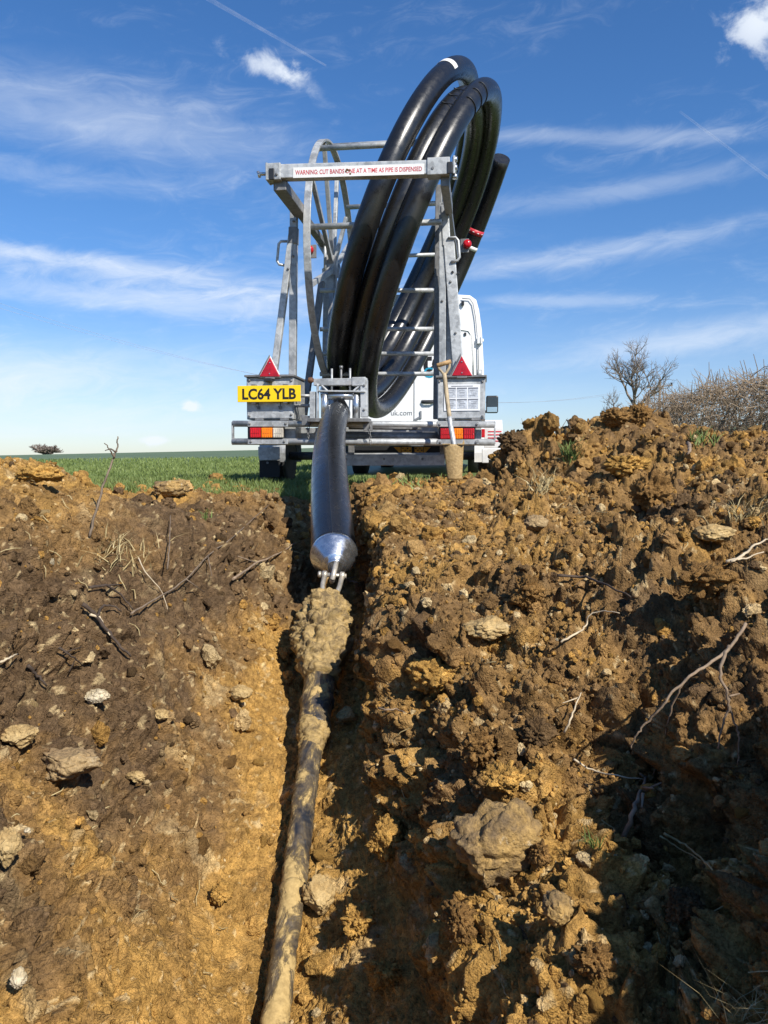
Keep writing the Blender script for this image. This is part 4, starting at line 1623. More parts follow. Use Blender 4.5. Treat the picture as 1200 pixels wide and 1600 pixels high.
# ------------------------------------------------------------------ shackle, swivel and drill rods
rod_a, rod_b = at(500, 1062, 2.56), at(430, 1600, 1.50)
rod_dir = (rod_b - rod_a).normalized()
sh = empty('bow_shackle', bolt_c, 'worn steel shackle joining the pipe pulling head to the muddy swivel', 'shackle')
reamer_top = at(511, 944, 2.79)
ax = (reamer_top - bolt_c).normalized()
sx = ax.cross(Vector((.1, 1, .25))).normalized()
sx = Vector((1, 0, 0)) - ax * ax.x; sx.normalize()
m = MB()
ln = (reamer_top - bolt_c).length
for sgn in (-1, 1):
    p0 = bolt_c + sx * .034 * sgn - ax * .016
    m.tube([p0, p0 + ax * ln * .45 - sx * .002 * sgn, p0 + ax * ln * .85 - sx * .010 * sgn, p0 + ax * ln * 1.25 - sx * .020 * sgn], [.0095, .0095, .0095, .0095], 12)
    m.lathe(p0 - sx * .010, sx, [(0, .012), (.003, .0155), (.017, .0155), (.020, .012)], 14)
m.build('bow', M['shackle'], sh)
m = MB(); m.rod(bolt_c - sx * .056 - ax * .016, bolt_c + sx * .050 - ax * .016, .0085, 12)
m.lathe(bolt_c - sx * .060 - ax * .016, sx, [(0, .008), (.003, .013), (.012, .013)], 8)
m.build('pin', M['shackle'], sh)

drill = empty('drill_rod', rod_a, 'clay smeared steel drill rod lying along the bottom of the trench', 'drill rod')
# mud-caked swivel: a lumpy lathe
def lumpy_lathe(p, q, prof, seed, n=72, rings=90, amp=.02, sc=22.0):
    p, q = Vector(p), Vector(q)
    L = (q - p).length
    d = (q - p).normalized()
    a = d.cross(TU).normalized(); b = d.cross(a)
    ts = np.linspace(0, 1, rings)
    rs = np.interp(ts, [x[0] for x in prof], [x[1] for x in prof])
    ang = np.linspace(0, 2 * np.pi, n, endpoint=False)
    pts = np.array(p)[None, None] + (ts * L)[:, None, None] * np.array(d) + rs[:, None, None] * (np.cos(ang)[None, :, None] * np.array(a) + np.sin(ang)[None, :, None] * np.array(b))
    rad = (np.cos(ang)[None, :, None] * np.array(a) + np.sin(ang)[None, :, None] * np.array(b)) + 0 * pts
    f = pts.reshape(-1, 3)
    w, w2, _ = worley(f, sc, seed)
    fw = f + .010 * np.stack([vnoise(f, 40, seed + 5), vnoise(f, 40, seed + 6), vnoise(f, 40, seed + 7)], 1)
    dsp = .55 * amp * (sstep(w2 - w, 0, .4) - .4) + amp * .9 * fbm(fw, sc * .45, 4, seed, .6) + amp * .9 * (.35 - np.abs(fbm(fw, sc * 1.6, 3, seed + 3, .6)))
    k = np.minimum(1, rs / max(rs))[:, None].repeat(n, 1).ravel()
    f = f + rad.reshape(-1, 3) * (dsp * k)[:, None]
    idx = np.arange(rings * n).reshape(rings, n)
    qd = np.stack([idx[:-1], idx[1:], np.roll(idx, -1, 1)[1:], np.roll(idx, -1, 1)[:-1]], -1).reshape(-1, 4)
    m = MB()
    m.add([Vector(x) for x in f], [tuple(int(i) for i in x) for x in qd], True)
    m.f.append([int(i) for i in idx[0]]); m.f.append([int(i) for i in idx[-1][::-1]]); m.s += [True, True]
    return m


lumpy_lathe(at(508, 940, 2.88), at(500, 1060, 2.54), [(0, .045), (.04, .074), (.16, .088), (.30, .100), (.45, .108), (.60, .102), (.74, .084), (.88, .066), (1, .056)], 7, 96, 110, .024).build('mud_caked_swivel', M['clay'], drill)
m = MB(); m.lathe(reamer_top - (reamer_top - bolt_c) * .25, (reamer_top - bolt_c), [(0, .022), (.02, .030), (.09, .030)], 16); m.build('swivel_eye', M['clay'], drill)
rb = lambda t: rod_a + (rod_b - rod_a) * t
Lr = (rod_b - rod_a).length
a0 = rod_a - rod_dir * .05
lumpy_lathe(a0, rb(.22), [(0, .052), (.3, .051), (.52, .050), (.54, .056), (.60, .056), (.62, .050), (1, .049)], 21, 48, 90, .003, 30).build('rod_coupling', M['mud_rod'], drill)
lumpy_lathe(rb(.205), rb(.30), [(0, .050), (.25, .053), (.45, .046), (1, .036)], 22, 48, 60, .007, 45).build('clay_collar', M['clay'], drill)
lumpy_lathe(rb(.22), rb(.72), [(0, .0335), (1, .031)], 23, 40, 160, .003, 40).build('rod_section', M['mud_rod'], drill)
lumpy_lathe(rb(.715), rb(1.6), [(0, .032), (.02, .0335), (.03, .029), (1, .029)], 24, 40, 160, .003, 40).build('rod_section', M['mud_rod'], drill)
# clods of clay stuck to the rod
rr = random.Random(5)

# ------------------------------------------------------------------ white van ahead of the trailer
VF = Vector((0.115, 0.993, 0)).normalized()
VR = Vector((VF.y, -VF.x, 0))
VO = Vector((0.40, 10.9, 0.0))


def vp(px, py, v=0.0):
    d = cam_dir(px, py); o = Vector((0, 0, CAMZ))
    return o + d * (((VO + VF * v) - o).dot(VF) / d.dot(VF))


def vl(u, v, w):
    return VO + VR * u + VF * v + TU * w


van = empty('parked_van', vl(0, 0, 0), 'white panel van parked ahead of the pipe trailer', 'van')
# corner positions from the photograph
ur = (vp(757, 640) - VO).dot(VR)             # right side at the waist
top = vp(735, 459).z
ul = ur - 2.02
uc = (ur + ul) / 2
hw = (ur - ul) / 2


def section(v, w0, hgt, tuck, k=1.0):
    """half-rounded body section seen from the rear"""
    pts = []
    H = hgt
    lst = [(0.96, w0), (1.0, w0 + .25), (1.0, w0 + .75), (.985, H * .62), (.955, H * .80), (.915, H * .91), (.875, H * .965), (.79, H * .99), (.5, H), (0, H + .005)]
    for s, w in lst: pts.append((s * hw * k, w))
    full = [(uc - a, w) for a, w in pts] + [(uc + a, w) for a, w in reversed(pts[:-1])]
    return [vl(u, v, w) for u, w in full]


secs = [section(0, .42, top, 0, .985), section(.03, .40, top + .01, 0, 1), section(3.6, .40, top + .02, 0, 1), section(4.3, .40, top - .12, 0, .985), section(4.9, .40, 1.62, 0, .95), section(5.2, .40, 1.25, 0, .94), section(5.75, .40, 1.05, 0, .88)]
m = MB()
n = len(secs[0])
vs = [p for s in secs for p in s]
fs = []
for i in range(len(secs) - 1):
    for k in range(n - 1):
        fs.append((i * n + k, i * n + k + 1, (i + 1) * n + k + 1, (i + 1) * n + k))
    fs.append((i * n + n - 1, i * n, (i + 1) * n, (i + 1) * n + n - 1))
m.add(vs, fs, True)
m.f.append(list(range(n))[::-1]); m.s.append(False)
m.f.append([(len(secs) - 1) * n + k for k in range(n)]); m.s.append(False)
body = m.build('body', M['white_paint'], van)
b_ = body.modifiers.new('b', 'BEVEL'); b_.width = .03; b_.segments = 3; b_.limit_method = 'ANGLE'; b_.angle_limit = R(60)
# rear doors: pressed panels standing proud, the gaps between them read as seams
xs = vp(647, 600).x
useam = (vp(646.5, 620) - VO).dot(VR)
def door(u0, u1, nm):
    pts = [(u0, .62), (u1 - .02, .62), (u1, .70), (u1 - (.05 if u1 > uc else 0), 1.35), (u1 - (.10 if u1 > uc else 0), 1.95), (u1 - (.17 if u1 > uc else 0), 2.22), (u1 - (.26 if u1 > uc else 0), 2.33), (u0, 2.34)]
    if u1 < uc + .2:
        pts = [(u0 + .02, .62), (u1, .62), (u1, 2.34), (u0 + .26, 2.33), (u0 + .17, 2.22), (u0 + .10, 1.95), (u0 + .05, 1.35), (u0, .70)]
    m = MB(); m.prism([vl(u, -.004, w) for u, w in pts], VF * -.022)
    return m.build(nm, M['white_paint'], van, .012)
dr = door(useam + .006, ur - .10, 'rear_door')
dl = door(ul + .10, useam - .006, 'rear_door')
# pressed window outline on the right door
def line(pts, r, mat, nm, par):
    m = MB(); m.tube(pts, r, 6); return m.build(nm, mat, par)
line([vp(x, y, -.030) for x, y in ((698, 514), (720, 515), (732, 517), (737, 524), (739.5, 545), (740, 588))], .010, M['white_plastic'], 'pressed_edge', dr)
line([vp(x, y, -.024) for x, y in ((722, 466), (734, 467), (739, 474), (743, 496), (747, 540), (748, 590))], .006, M['grey_print'], 'door_seal', dr)
# handle
m = MB()
hc = vp(670, 627.5, -.035)
m.box(hc, VR * .105, VF * .008, TU * .022)
m.tube([hc - VR * .10 - VF * .012, hc - VR * .05 - VF * .035 - TU * .012, hc + VR * .05 - VF * .035 - TU * .012, hc + VR * .10 - VF * .012], .013, 8)
m.build('door_handle', M['plastic_black'], dr, .008)
# hinges
for y in (532,):
    m = MB()
    c = vp(749.5, y, -.03)
    m.box(c, VR * .035, VF * .02, TU * .045)
    m.rod(c + VR * .02 - TU * .05 - VF * .02, c + VR * .02 + TU * .05 - VF * .02, .013, 8)
    m.box(c + VR * .035, VR * .02, VF * .02, TU * .02)
    m.build('hinge', M['white_paint'], van, .006)
m = MB(); c = vp(723, 474, -.03); m.box(c, VR * .02, VF * .02, TU * .03); m.build('door_stop', M['plastic_black'], van, .004)
m = MB(); c = vp(727, 522, -.03); m.box(c, VR * .015, VF * .015, TU * .02); m.build('door_stop', M['plastic_black'], van, .004)
# small lower catch
m = MB(); m.beam(vp(647, 657, -.03), vp(656, 652, -.03), .03, .02, TU); m.beam(vp(657.5, 654, -.035), vp(657.5, 642, -.035), .025, .02, VR); m.build('lower_catch', M['grey_print'], dr, .003)
# rear window of the left door and high brake lamp
a, b = vp(560, 462, -.03), vp(640, 477, -.03)
m = MB(); m.box((a + b) / 2, VR * ((b - a).dot(VR) / 2), VF * .006, TU * ((a - b).z / 2)); m.build('window', M['glass'], dl, .01)
# lettering (only the letters the photograph shows)
text_mesh('lettering', 'ite', .40, vp(651, 579, -.029), VR, TU, M['plate_text'], dr, .012, .001, 'LEFT')
text_mesh('lettering', 'Gr', .20, vp(662, 590, -.029), VR, TU, M['cyan'], dr, .003, .001, 'LEFT')
text_mesh('lettering', 'uk.com', .105, vp(611, 649, -.029), VR, TU, M['grey_print'], dl, .0, .001, 'LEFT')
# mirror on the right side
m = MB()
p = vp(757, 650, 4.0)
mc = vl(ur + .20, 4.1, vp(765, 632, 4.1).z)
m.box(mc, VR * .115, VF * .06, TU * .165)
mr = m.build('wing_mirror', M['plastic_black'], van, .03)
m = MB(); m.box(mc - VF * .066 - TU * .10, VR * .095, VF * .004, TU * .05); m.build('mirror_glass', M['mirror'], mr, .002)
m = MB(); m.box(mc - VF * .066 + TU * .045, VR * .095, VF * .004, TU * .085); m.build('mirror_glass', M['glass'], mr, .002)
m = MB(); m.beam(mc - TU * .13 - VR * .05, mc - TU * .16 - VR * .30, .05, .05, VF); m.build('mirror_arm', M['plastic_black'], mr, .01)
# rear lamps, bumper, wheels, windscreen
for s, u in ((1, ur - .055),):
    m = MB(); m.box(vl(u, -.012, 1.0), VR * .05, VF * .012, TU * .19); m.build('rear_lamp', M['red_lens'], van, .012)
m = MB(); m.box(vl(uc, .0, .46), VR * (hw * .98), VF * .09, TU * .10); m.build('rear_bumper', M['plastic_black'], van, .02)
for v in (1.1, 4.8):
    for s in (-1, 1):
        c = vl(uc + s * (hw - .12), v, .345)
        m = MB(); m.lathe(c, VR, [(-.11, .2), (-.112, .28), (-.09, .335), (0, .345), (.09, .335), (.112, .28), (.11, .2)], 36); ty = m.build('tyre', M['rubber'], van)
        m = MB(); m.lathe(c, VR, [(-.10, .19), (-.02, .205), (.02, .205), (.10, .19)], 24); m.build('rim', M['galv_dark'], ty)
for s in (-1, 1):
    m = MB()
    pts = [vl(uc + s * hw * 1.004, v, w) for v, w in ((3.35, 1.35), (4.35, 1.35), (4.25, 1.9), (3.35, 2.0))]
    m.prism(pts, VR * s * -.03); m.build('side_window', M['glass'], van)
m = MB(); m.prism([vl(uc - hw * .82, 4.36, 2.30 - .02), vl(uc + hw * .82, 4.36, 2.28), vl(uc + hw * .86, 4.94, 1.66), vl(uc - hw * .86, 4.94, 1.66)], (VF * .03 + TU * .03)); m.build('windscreen', M['glass'], van)

# ------------------------------------------------------------------ shovel leaning on the trailer
SV = -.30
shv = empty('shovel', tp(711, 742, SV), 'wooden handled digging shovel with a clay coated square blade leaning on the bumper', 'shovel')
m = MB()
m.tube(bez([tp(694, 584, SV + .20), tp(696, 600, SV + .17), tp(700, 635, SV + .11), tp(705, 670, SV + .04)], 6), [.017] * 3 + [.0175] * 16, 12)
m.build('shaft', M['shaft'], shv)
m = MB()
m.tube(bez([tp(702, 652, SV + .07), tp(705, 670, SV + .035), tp(708.5, 690, SV + .0), tp(710, 703, SV - .02)], 5), [.0195, .0195, .0195, .0195, .0195, .02, .02, .02, .02, .02, .02, .019, .018, .015, .012, .008], 12)
m.build('socket', M['galv_clean'], shv)
g0 = tp(694, 584, SV + .20)
m = MB()
for pts in ([(694, 587), (691, 582), (686, 576), (685, 569)], [(694, 587), (697.5, 582), (702, 574), (702.5, 566)]):
    m.tube(bez([tp(x, y, SV + .20) for x, y in pts], 5), .0105, 10)
m.build('yoke', M['shaft'], shv)
m = MB(); a, b = tp(682.5, 571.5, SV + .20), tp(705, 564.5, SV + .20)
m.lathe(a, b - a, [(0, .012), (.006, .0175), ((b - a).length - .006, .0175), ((b - a).length, .012)], 16); m.build('grip', M['wood'], shv)
# dished blade
nx, ny = 13, 16
vs, fs = [], []
for j in range(ny):
    t = j / (ny - 1)
    x0 = 692 + (700 - 692) * t ; x1 = 724.5 + (722 - 724.5) * t
    y = 694 + (750 - 694) * t
    for i in range(nx):
        s = i / (nx - 1)
        e = (2 * s - 1)
        dz = .030 * (1 - e * e) * (1 - .5 * t) - .022
        yy = y + (2.5 * e * e if t < .05 else 0)
        vs.append(tp(x0 + (x1 - x0) * s, yy, SV - .02 - .02 * t - dz))
off = len(vs)
vs += [p + TF * .004 for p in vs]
for j in range(ny - 1):
    for i in range(nx - 1):
        a = j * nx + i
        fs.append((a, a + nx, a + nx + 1, a + 1)); fs.append((off + a, off + a + 1, off + a + nx + 1, off + a + nx))
edge = [i for i in range(nx)] + [j * nx + nx - 1 for j in range(1, ny)] + [(ny - 1) * nx + i for i in reversed(range(nx - 1))] + [j * nx for j in reversed(range(1, ny - 1))]
for k in range(len(edge)):
    a, b = edge[k], edge[(k + 1) % len(edge)]
    fs.append((a, b, off + b, off + a))
m = MB(); m.add(vs, fs, True); m.build('blade', M['blade'], shv)
m = MB()
m.box(tp(697.5, 694, SV - .015), TR * .03, TF * .014, TU * .004); m.box(tp(720, 694, SV - .015), TR * .026, TF * .014, TU * .004)
m.prism([tp(722, 693, SV - .02), tp(725, 686, SV - .02), tp(726, 694, SV - .02)], TF * .01)
m.build('tread', M['blade'], shv, .002)

# ------------------------------------------------------------------ stones and clods lying on the dug ground
def ico(sub):   # blender counts the plain icosahedron as one subdivision
    bm = bmesh.new()
    bmesh.ops.create_icosphere(bm, subdivisions=sub, radius=1.0)
    v = np.array([tuple(x.co) for x in bm.verts])
    f = np.array([[x.index for x in fc.verts] for fc in bm.faces])
    bm.free()
    return v, f


ICO = {k: ico(k) for k in (1, 2, 3, 4, 5)}


def clod_shape(sub, seed, facets=6, rough=.10, cut=.72, ax=(1, 1, .75)):
    v, f = ICO[sub]
    rs = np.random.RandomState(seed)
    p = v.copy()
    for k in range(facets):
        n = rs.normal(size=3); n /= np.linalg.norm(n)
        h = cut + rs.uniform(-.12, .2)
        dd = p @ n - h
        p = p - np.clip(dd, 0, None)[:, None] * n * 0.92
    w, w2, _ = worley(v * 1.0 + seed * 3.1, 2.3, seed)
    p = p * (1 + rough * (fbm(v + seed * 1.7, 1.6, 4, seed, .6)) + rough * .9 * (sstep(w2 - w, 0, .4) - .5))[:, None]
    return p * np.array(ax), f


CLOD = {'clod_dark': (.125, .078, .038), 'clod_brown': (.225, .128, .046), 'clod_ochre': (.43, .25, .07)}


def soil_coloured(me, v, col, seed):
    """give a clod the ground's own material with its soil colour"""
    k = 1 + .22 * fbm(v / np.abs(v).max() + seed, 2.2, 3, seed)
    c4 = np.ones((len(v), 4), dtype=np.float32)
    c4[:, :3] = np.array(col)[None] * k[:, None]
    me.attributes.new('soil', 'FLOAT_COLOR', 'POINT').data.foreach_set('color', c4.ravel())


M['stone_pale'] = rock_mat('pale_limestone', (.34, .22, .09), (.50, .36, .17), .4)
M['stone_white'] = rock_mat('white_chalky_stone', (.46, .36, .21), (.64, .55, .40), .6)
M['rock_mixed'] = rock_mat('weathered_rock', (.15, .105, .062), (.43, .275, .10), .75)
M['stone_brown'] = rock_mat('brown_stone', (.24, .16, .085), (.40, .28, .14), .35)

vis = np.nonzero((GU > -20) & (GU < 1220) & (GVv > 640) & (GVv < 1620) & (_dep > .55))[0]
aside = np.nonzero((GP[:, 1] > .35) & (GP[:, 1] < 5.2) & (np.abs(GP[:, 0]) < .54 * GP[:, 1] + .8) & ((GU < -20) | (GU > 1220) | (GVv > 1620)))[0]
RS = np.random.RandomState(77)


def build_crumbs():
    """small crumbs and clods nobody would pick apart, one mesh"""
    shapes1 = [clod_shape(1, 100 + k, 3, .22, .75) for k in range(14)]
    shapes2 = [clod_shape(2, 200 + k, 6, .16, .70) for k in range(14)]
    shapes3 = [clod_shape(3, 300 + k, 6, .18, .70) for k in range(10)]
    lumpy = np.clip(0.35 + 0.65 * GS[vis] + 0.5 * vnoise(GP[vis], 2.7, 301), 0.05, 1.3)
    VV, FF, CCc = [], [], []
    k0 = 0
    for count, shapes, smin, smax, pw in ((20000, shapes1, .0026, .008, 2.3), (3800, shapes2, .006, .016, 2.4), (850, shapes3, .011, .030, 2.4)):
        nside = count // 7
        pick = np.concatenate([vis[RS.choice(len(vis), count - nside, p=lumpy / lumpy.sum())], RS.choice(aside, nside)])
        u = RS.uniform(size=count)
        size = (smin ** -pw + u * ((smax) ** -pw - smin ** -pw)) ** (-1 / pw)
        size = np.maximum(size * np.clip(_dep[pick] / 1.7, .85, 2.6), 0)
        for i, s in zip(pick, size):
            sv, sf = shapes[RS.randint(len(shapes))]
            q = Quaternion(RS.normal(size=4)); q.normalize()
            Rm = np.array(q.to_matrix())
            p = (sv @ Rm.T) * s + GP[i] + GN[i] * s * RS.uniform(.05, .55)
            VV.append(p); FF.append(sf + k0); k0 += len(p)
            c = GC[i] * RS.uniform(.78, 1.25)
            r = RS.uniform()
            if r < .045: c = np.array((.55, .42, .23)) * RS.uniform(.7, 1.1)
            elif r < .16: c = np.array((.40, .225, .062)) * RS.uniform(.7, 1.15)
            elif r < .20: c = np.array((.12, .075, .038)) * RS.uniform(.8, 1.3)
            CCc.append(np.repeat(c[None], len(p), 0))
    o = np_mesh('soil_crumbs', np.concatenate(VV), np.concatenate(FF), M['soil'], False, np.concatenate(CCc), ground)
    set_tag(o, None, None, None, 'stuff')


build_crumbs()

# --- 260 stones and clods one can pick apart: parts of the ground, sharing their meshes
_pool = {}
for mk in ('clod_dark', 'clod_brown', 'clod_ochre', 'stone_pale', 'stone_white'):
    for k in range(7):
        v, f = clod_shape(3, 400 + k * 7 + len(mk), 7, .16, .68, (1, .85 + .05 * (k % 3), .62 + .06 * (k % 4)))
        me = bpy.data.meshes.new('stone')
        me.from_pydata(v.tolist(), [], f.tolist())
        me.polygons.foreach_set('use_smooth', [True] * len(f))
        if mk in CLOD: soil_coloured(me, v, CLOD[mk], k)
        me.materials.append(M['soil'] if mk in CLOD else M[mk])
        _pool.setdefault(mk, []).append(me)


def scatter_stones():
    done = []
    n = 0
    lumpy = np.clip(0.5 + 0.5 * GS[vis] + 0.4 * vnoise(GP[vis], 2.7, 301), 0.1, 1.3)
    order = vis[RS.choice(len(vis), 4000, p=lumpy / lumpy.sum())]
    for i in order:
        if n >= 262: break
        px, py = GU[i], GVv[i]
        rpx = 5.0 + 12.0 * RS.uniform() ** 3.0
        if any((px - a) ** 2 + (py - b) ** 2 < (2.0 * (rpx + c)) ** 2 for a, b, c in done): continue
        if _dep[i] > 5.9: continue
        if -.25 < GP[i, 0] < .15 * GP[i, 1] and GP[i, 1] > 2.2 and RS.uniform() < .75: continue
        done.append((px, py, rpx))
        s = rpx * _dep[i] / FPX
        t = GT[i] + RS.uniform(-.18, .12)
        r = RS.uniform()
        mk = 'stone_white' if r < .02 else 'stone_pale' if r < .12 else ('clod_ochre' if t < .42 else 'clod_brown' if t < .78 else 'clod_dark')
        if mk == 'stone_white': s *= .7
        me = _pool[mk][RS.randint(7)]
        o = bpy.data.objects.new('stone' if mk.startswith('stone') else 'clod', me)
        COL.objects.link(o)
        o.parent = ground
        o.location = Vector(GP[i]) + Vector(GN[i]) * s * RS.uniform(-.30, .12)
        q = Vector((0, 0, 1)).rotation_difference(Vector(GN[i])) @ Quaternion((0, 0, 1), RS.uniform(0, 6.28))
        q = q @ Quaternion((RS.normal(), RS.normal(), RS.normal()), RS.uniform(0, .5))
        o.rotation_mode = 'QUATERNION'; o.rotation_quaternion = q
        o.scale = (s * RS.uniform(.9, 1.25), s * RS.uniform(.8, 1.1), s * RS.uniform(.8, 1.2))
        n += 1


scatter_stones()


# --- the rocks that stand out, each a thing of its own
def rock(px, py, wpx, hpx, mat, label, seed, cat='rock', sub=5, rot=0.0, sink=.42, facets=7, rough=.13, name='rock', cut=.7, dx=0):
    p, n = gp(px, py + hpx * .28)
    d = p.y
    hx, hz = wpx / 2 * d / FPX, hpx / 2 * d / FPX
    v, f = clod_shape(sub, seed, facets, rough, cut, (1, 1, 1))
    ext = np.abs(v).max(0)
    v = v / ext
    v = v * np.array([hx, (hx + hz) / 2 * .9, hz])
    if mat in CLOD:
        u = v / max(hx, hz)
        w_, wb_, i_ = worley(u + seed, 3.4, seed)
        w2_, wb2_, i2_ = worley(u + seed, 8.0, seed + 1)
        dsp = .13 * (sstep(wb_ - w_, .0, .4) - .4) + .07 * (sstep(wb2_ - w2_, .0, .4) - .4) + .09 * fbm(u + seed, 3.0, 4, seed, .6)
        nn = u / (np.linalg.norm(u, axis=1, keepdims=True) + 1e-9)
        v = v + nn * (dsp * min(hx, hz) * 1.3)[:, None]
    if rot:
        c, s = math.cos(rot), math.sin(rot)
        v = v @ np.array([[c, 0, -s], [0, 1, 0], [s, 0, c]])
    me = bpy.data.meshes.new(name)
    me.from_pydata(v.tolist(), [], f.tolist())
    me.polygons.foreach_set('use_smooth', [True] * len(f))
    if mat in CLOD: soil_coloured(me, v, CLOD[mat], seed)
    me.materials.append(M['soil'] if mat in CLOD else M[mat])
    o = bpy.data.objects.new(name, me)
    COL.objects.link(o)
    q = at(px, py, d - 0.02)
    o.location = q + Vector((0, (hx + hz) * .25 * 1.0 * (1 - sink * 2), 0))
    return set_tag(o, label, cat)


rock(775, 1325, 155, 150, 'rock_mixed', 'large grey and ochre boulder with white patches on the ridge right of the trench', 900, rough=.14, facets=9)
rock(787, 1217, 78, 52, 'clod_ochre', 'flat yellow rock just above the large grey boulder', 901)
rock(606, 1312, 58, 74, 'clod_ochre', 'tilted ochre slab of clay standing against the foot of the trench wall', 902, 'clod', rot=.5)
rock(869, 1421, 56, 58, 'rock_mixed', 'round mottled stone below and right of the large grey boulder', 903, 'stone')
rock(497, 1397, 56, 66, 'stone_pale', 'pale rounded rock touching the right side of the drill rod', 904)
rock(760, 981, 80, 38, 'stone_pale', 'flat pale stone on the bank above the right trench lip', 905, 'stone')
rock(839, 818, 42, 28, 'stone_brown', 'smooth brown stone below the foot of the spoil heap', 906, 'stone')
rock(1118, 834, 66, 32, 'stone_pale', 'flat pale stone half buried near the right edge of the bank', 907, 'stone')
rock(1178, 816, 30, 20, 'clod_ochre', 'small ochre stone beside the straw tuft near the right edge', 908, 'stone')
rock(28, 1150, 64, 38, 'stone_pale', 'flat yellow limestone in the left bank under the dark soil', 909, 'stone')
rock(376, 1081, 40, 28, 'stone_pale', 'pale knobbly stone on the yellow trench slope left of the swivel', 910, 'stone')
rock(252, 1117, 24, 20, 'stone_pale', 'small pale rounded stone on the slope below the roots', 911, 'stone')
rock(152, 1087, 40, 26, 'stone_white', 'chipped stone with a white broken face in the left bank', 912, 'stone')
rock(212, 1213, 34, 22, 'stone_pale', 'oblong yellow pebble in the middle of the left bank', 913, 'pebble')
rock(265, 762, 62, 30, 'rock_mixed', 'muddy boulder with white spots at the edge of the green field', 914)
rock(541, 1117, 34, 26, 'stone_pale', 'small pale stone on the trench floor right of the rod coupling', 915, 'stone')
rock(14, 1322, 44, 66, 'stone_pale', 'broken chalky rock at the left edge of the picture', 916)
rock(682, 1055, 104, 66, 'clod_ochre', 'big crumbling ochre clod overhanging the right trench lip', 917, 'clod', rough=.22)
rock(752, 1168, 62, 66, 'clod_brown', 'brown clod standing above the yellow rock by the trench', 918, 'clod', rough=.2)
rock(346, 1397, 38, 36, 'clod_ochre', 'smooth ochre stone on the yellow slope left of the drill rod', 919, 'stone')
rock(28, 1530, 26, 38, 'stone_white', 'small white chalk lump low in the left bank', 920, 'stone')
rock(43, 1298, 12, 10, 'stone_white', 'tiny white pebble beside the chalky rock', 921, 'pebble', sub=3)
rock(105, 1195, 110, 50, 'stone_brown', 'broad brown slab bedded in the left bank', 922, 'stone', rough=.16)
rock(961, 652, 52, 34, 'clod_brown', 'lumpy brown clod at the left of the spoil heap top', 923, 'clod', rough=.22)
rock(1001, 647, 46, 46, 'clod_brown', 'tall brown clod crowning the spoil heap', 924, 'clod', rough=.22)
rock(800, 688, 46, 36, 'clod_dark', 'dark clod on the shoulder of the heap beside the trailer', 925, 'clod', rough=.22)
rock(1020, 770, 64, 70, 'clod_brown', 'craggy brown block halfway up the front of the heap', 926, 'clod', rough=.2)
rock(980, 725, 80, 46, 'clod_ochre', 'ochre block high on the front of the heap', 927, 'clod', rough=.2)
rock(1105, 905, 130, 66, 'clod_brown', 'wide overhanging block of brown soil at the right of the bank', 941, 'clod', rough=.24, facets=9)
rock(822, 925, 60, 58, 'clod_brown', 'upright brown clod with a dark hollow beside it', 929, 'clod', rough=.2)
rock(840, 1150, 60, 56, 'clod_dark', 'dark brown clod in a hollow right of the brown clod', 930, 'clod', rough=.15)
rock(60, 742, 84, 34, 'clod_ochre', 'ochre lump on top of the small heap at the left edge', 931, 'clod', rough=.22)
rock(1066, 1420, 60, 60, 'clod_dark', 'dark clod deep in the shaded hollow at the right', 932, 'clod', rough=.16)
rock(845, 1335, 40, 50, 'clod_brown', 'brown clod wedged against the right side of the large boulder', 933, 'clod', rough=.2)
rock(720, 1440, 60, 70, 'clod_brown', 'ragged brown clod below the large boulder', 934, 'clod', rough=.24)
rock(930, 1500, 70, 60, 'clod_brown', 'brown clod at the lit rim of the shaded hollow', 935, 'clod', rough=.22)
rock(560, 1440, 60, 50, 'clod_ochre', 'ochre clod on the trench floor below the pale rounded rock', 936, 'clod', rough=.22)
rock(600, 1520, 64, 60, 'clod_ochre', 'crumbly ochre clod near the bottom of the picture right of the rod', 937, 'clod', rough=.24)

# ------------------------------------------------------------------ grass, straw, twigs and roots
def blades(name, pts, hgt, wid, mat, lean=.35, seed=1, kind='stuff', label=None, cat=None):
    rs = np.random.RandomState(seed)
    n = len(pts)
    P = np.array(pts)
    h = hgt * rs.uniform(.55, 1.25, n) if np.isscalar(hgt) else hgt * rs.uniform(.6, 1.2, n)
    a = rs.uniform(0, 2 * np.pi, n)
    face = np.stack([np.cos(a), np.sin(a), 0 * a], 1)
    b = rs.uniform(0, 2 * np.pi, n)
    ln = np.stack([np.cos(b), np.sin(b), 0 * b], 1) * (lean * rs.uniform(.2, 1.3, n) * h)[:, None]
    up = np.stack([0 * a, 0 * a, h], 1)
    w = (wid * rs.uniform(.6, 1.3, n))[:, None]
    v = np.stack([P - face * w, P + face * w, P + up * .55 + ln * .35 - face * w * .75, P + up * .55 + ln * .35 + face * w * .75, P + up * .95 + ln], 1).reshape(-1, 3)
    k = (np.arange(n) * 5)[:, None]
    t = np.concatenate([k + np.array([[0, 1, 3]]), k + np.array([[0, 3, 2]]), k + np.array([[2, 3, 4]])])
    o = np_mesh(name, v, t, mat, False)
    return set_tag(o, label, cat, None, kind)


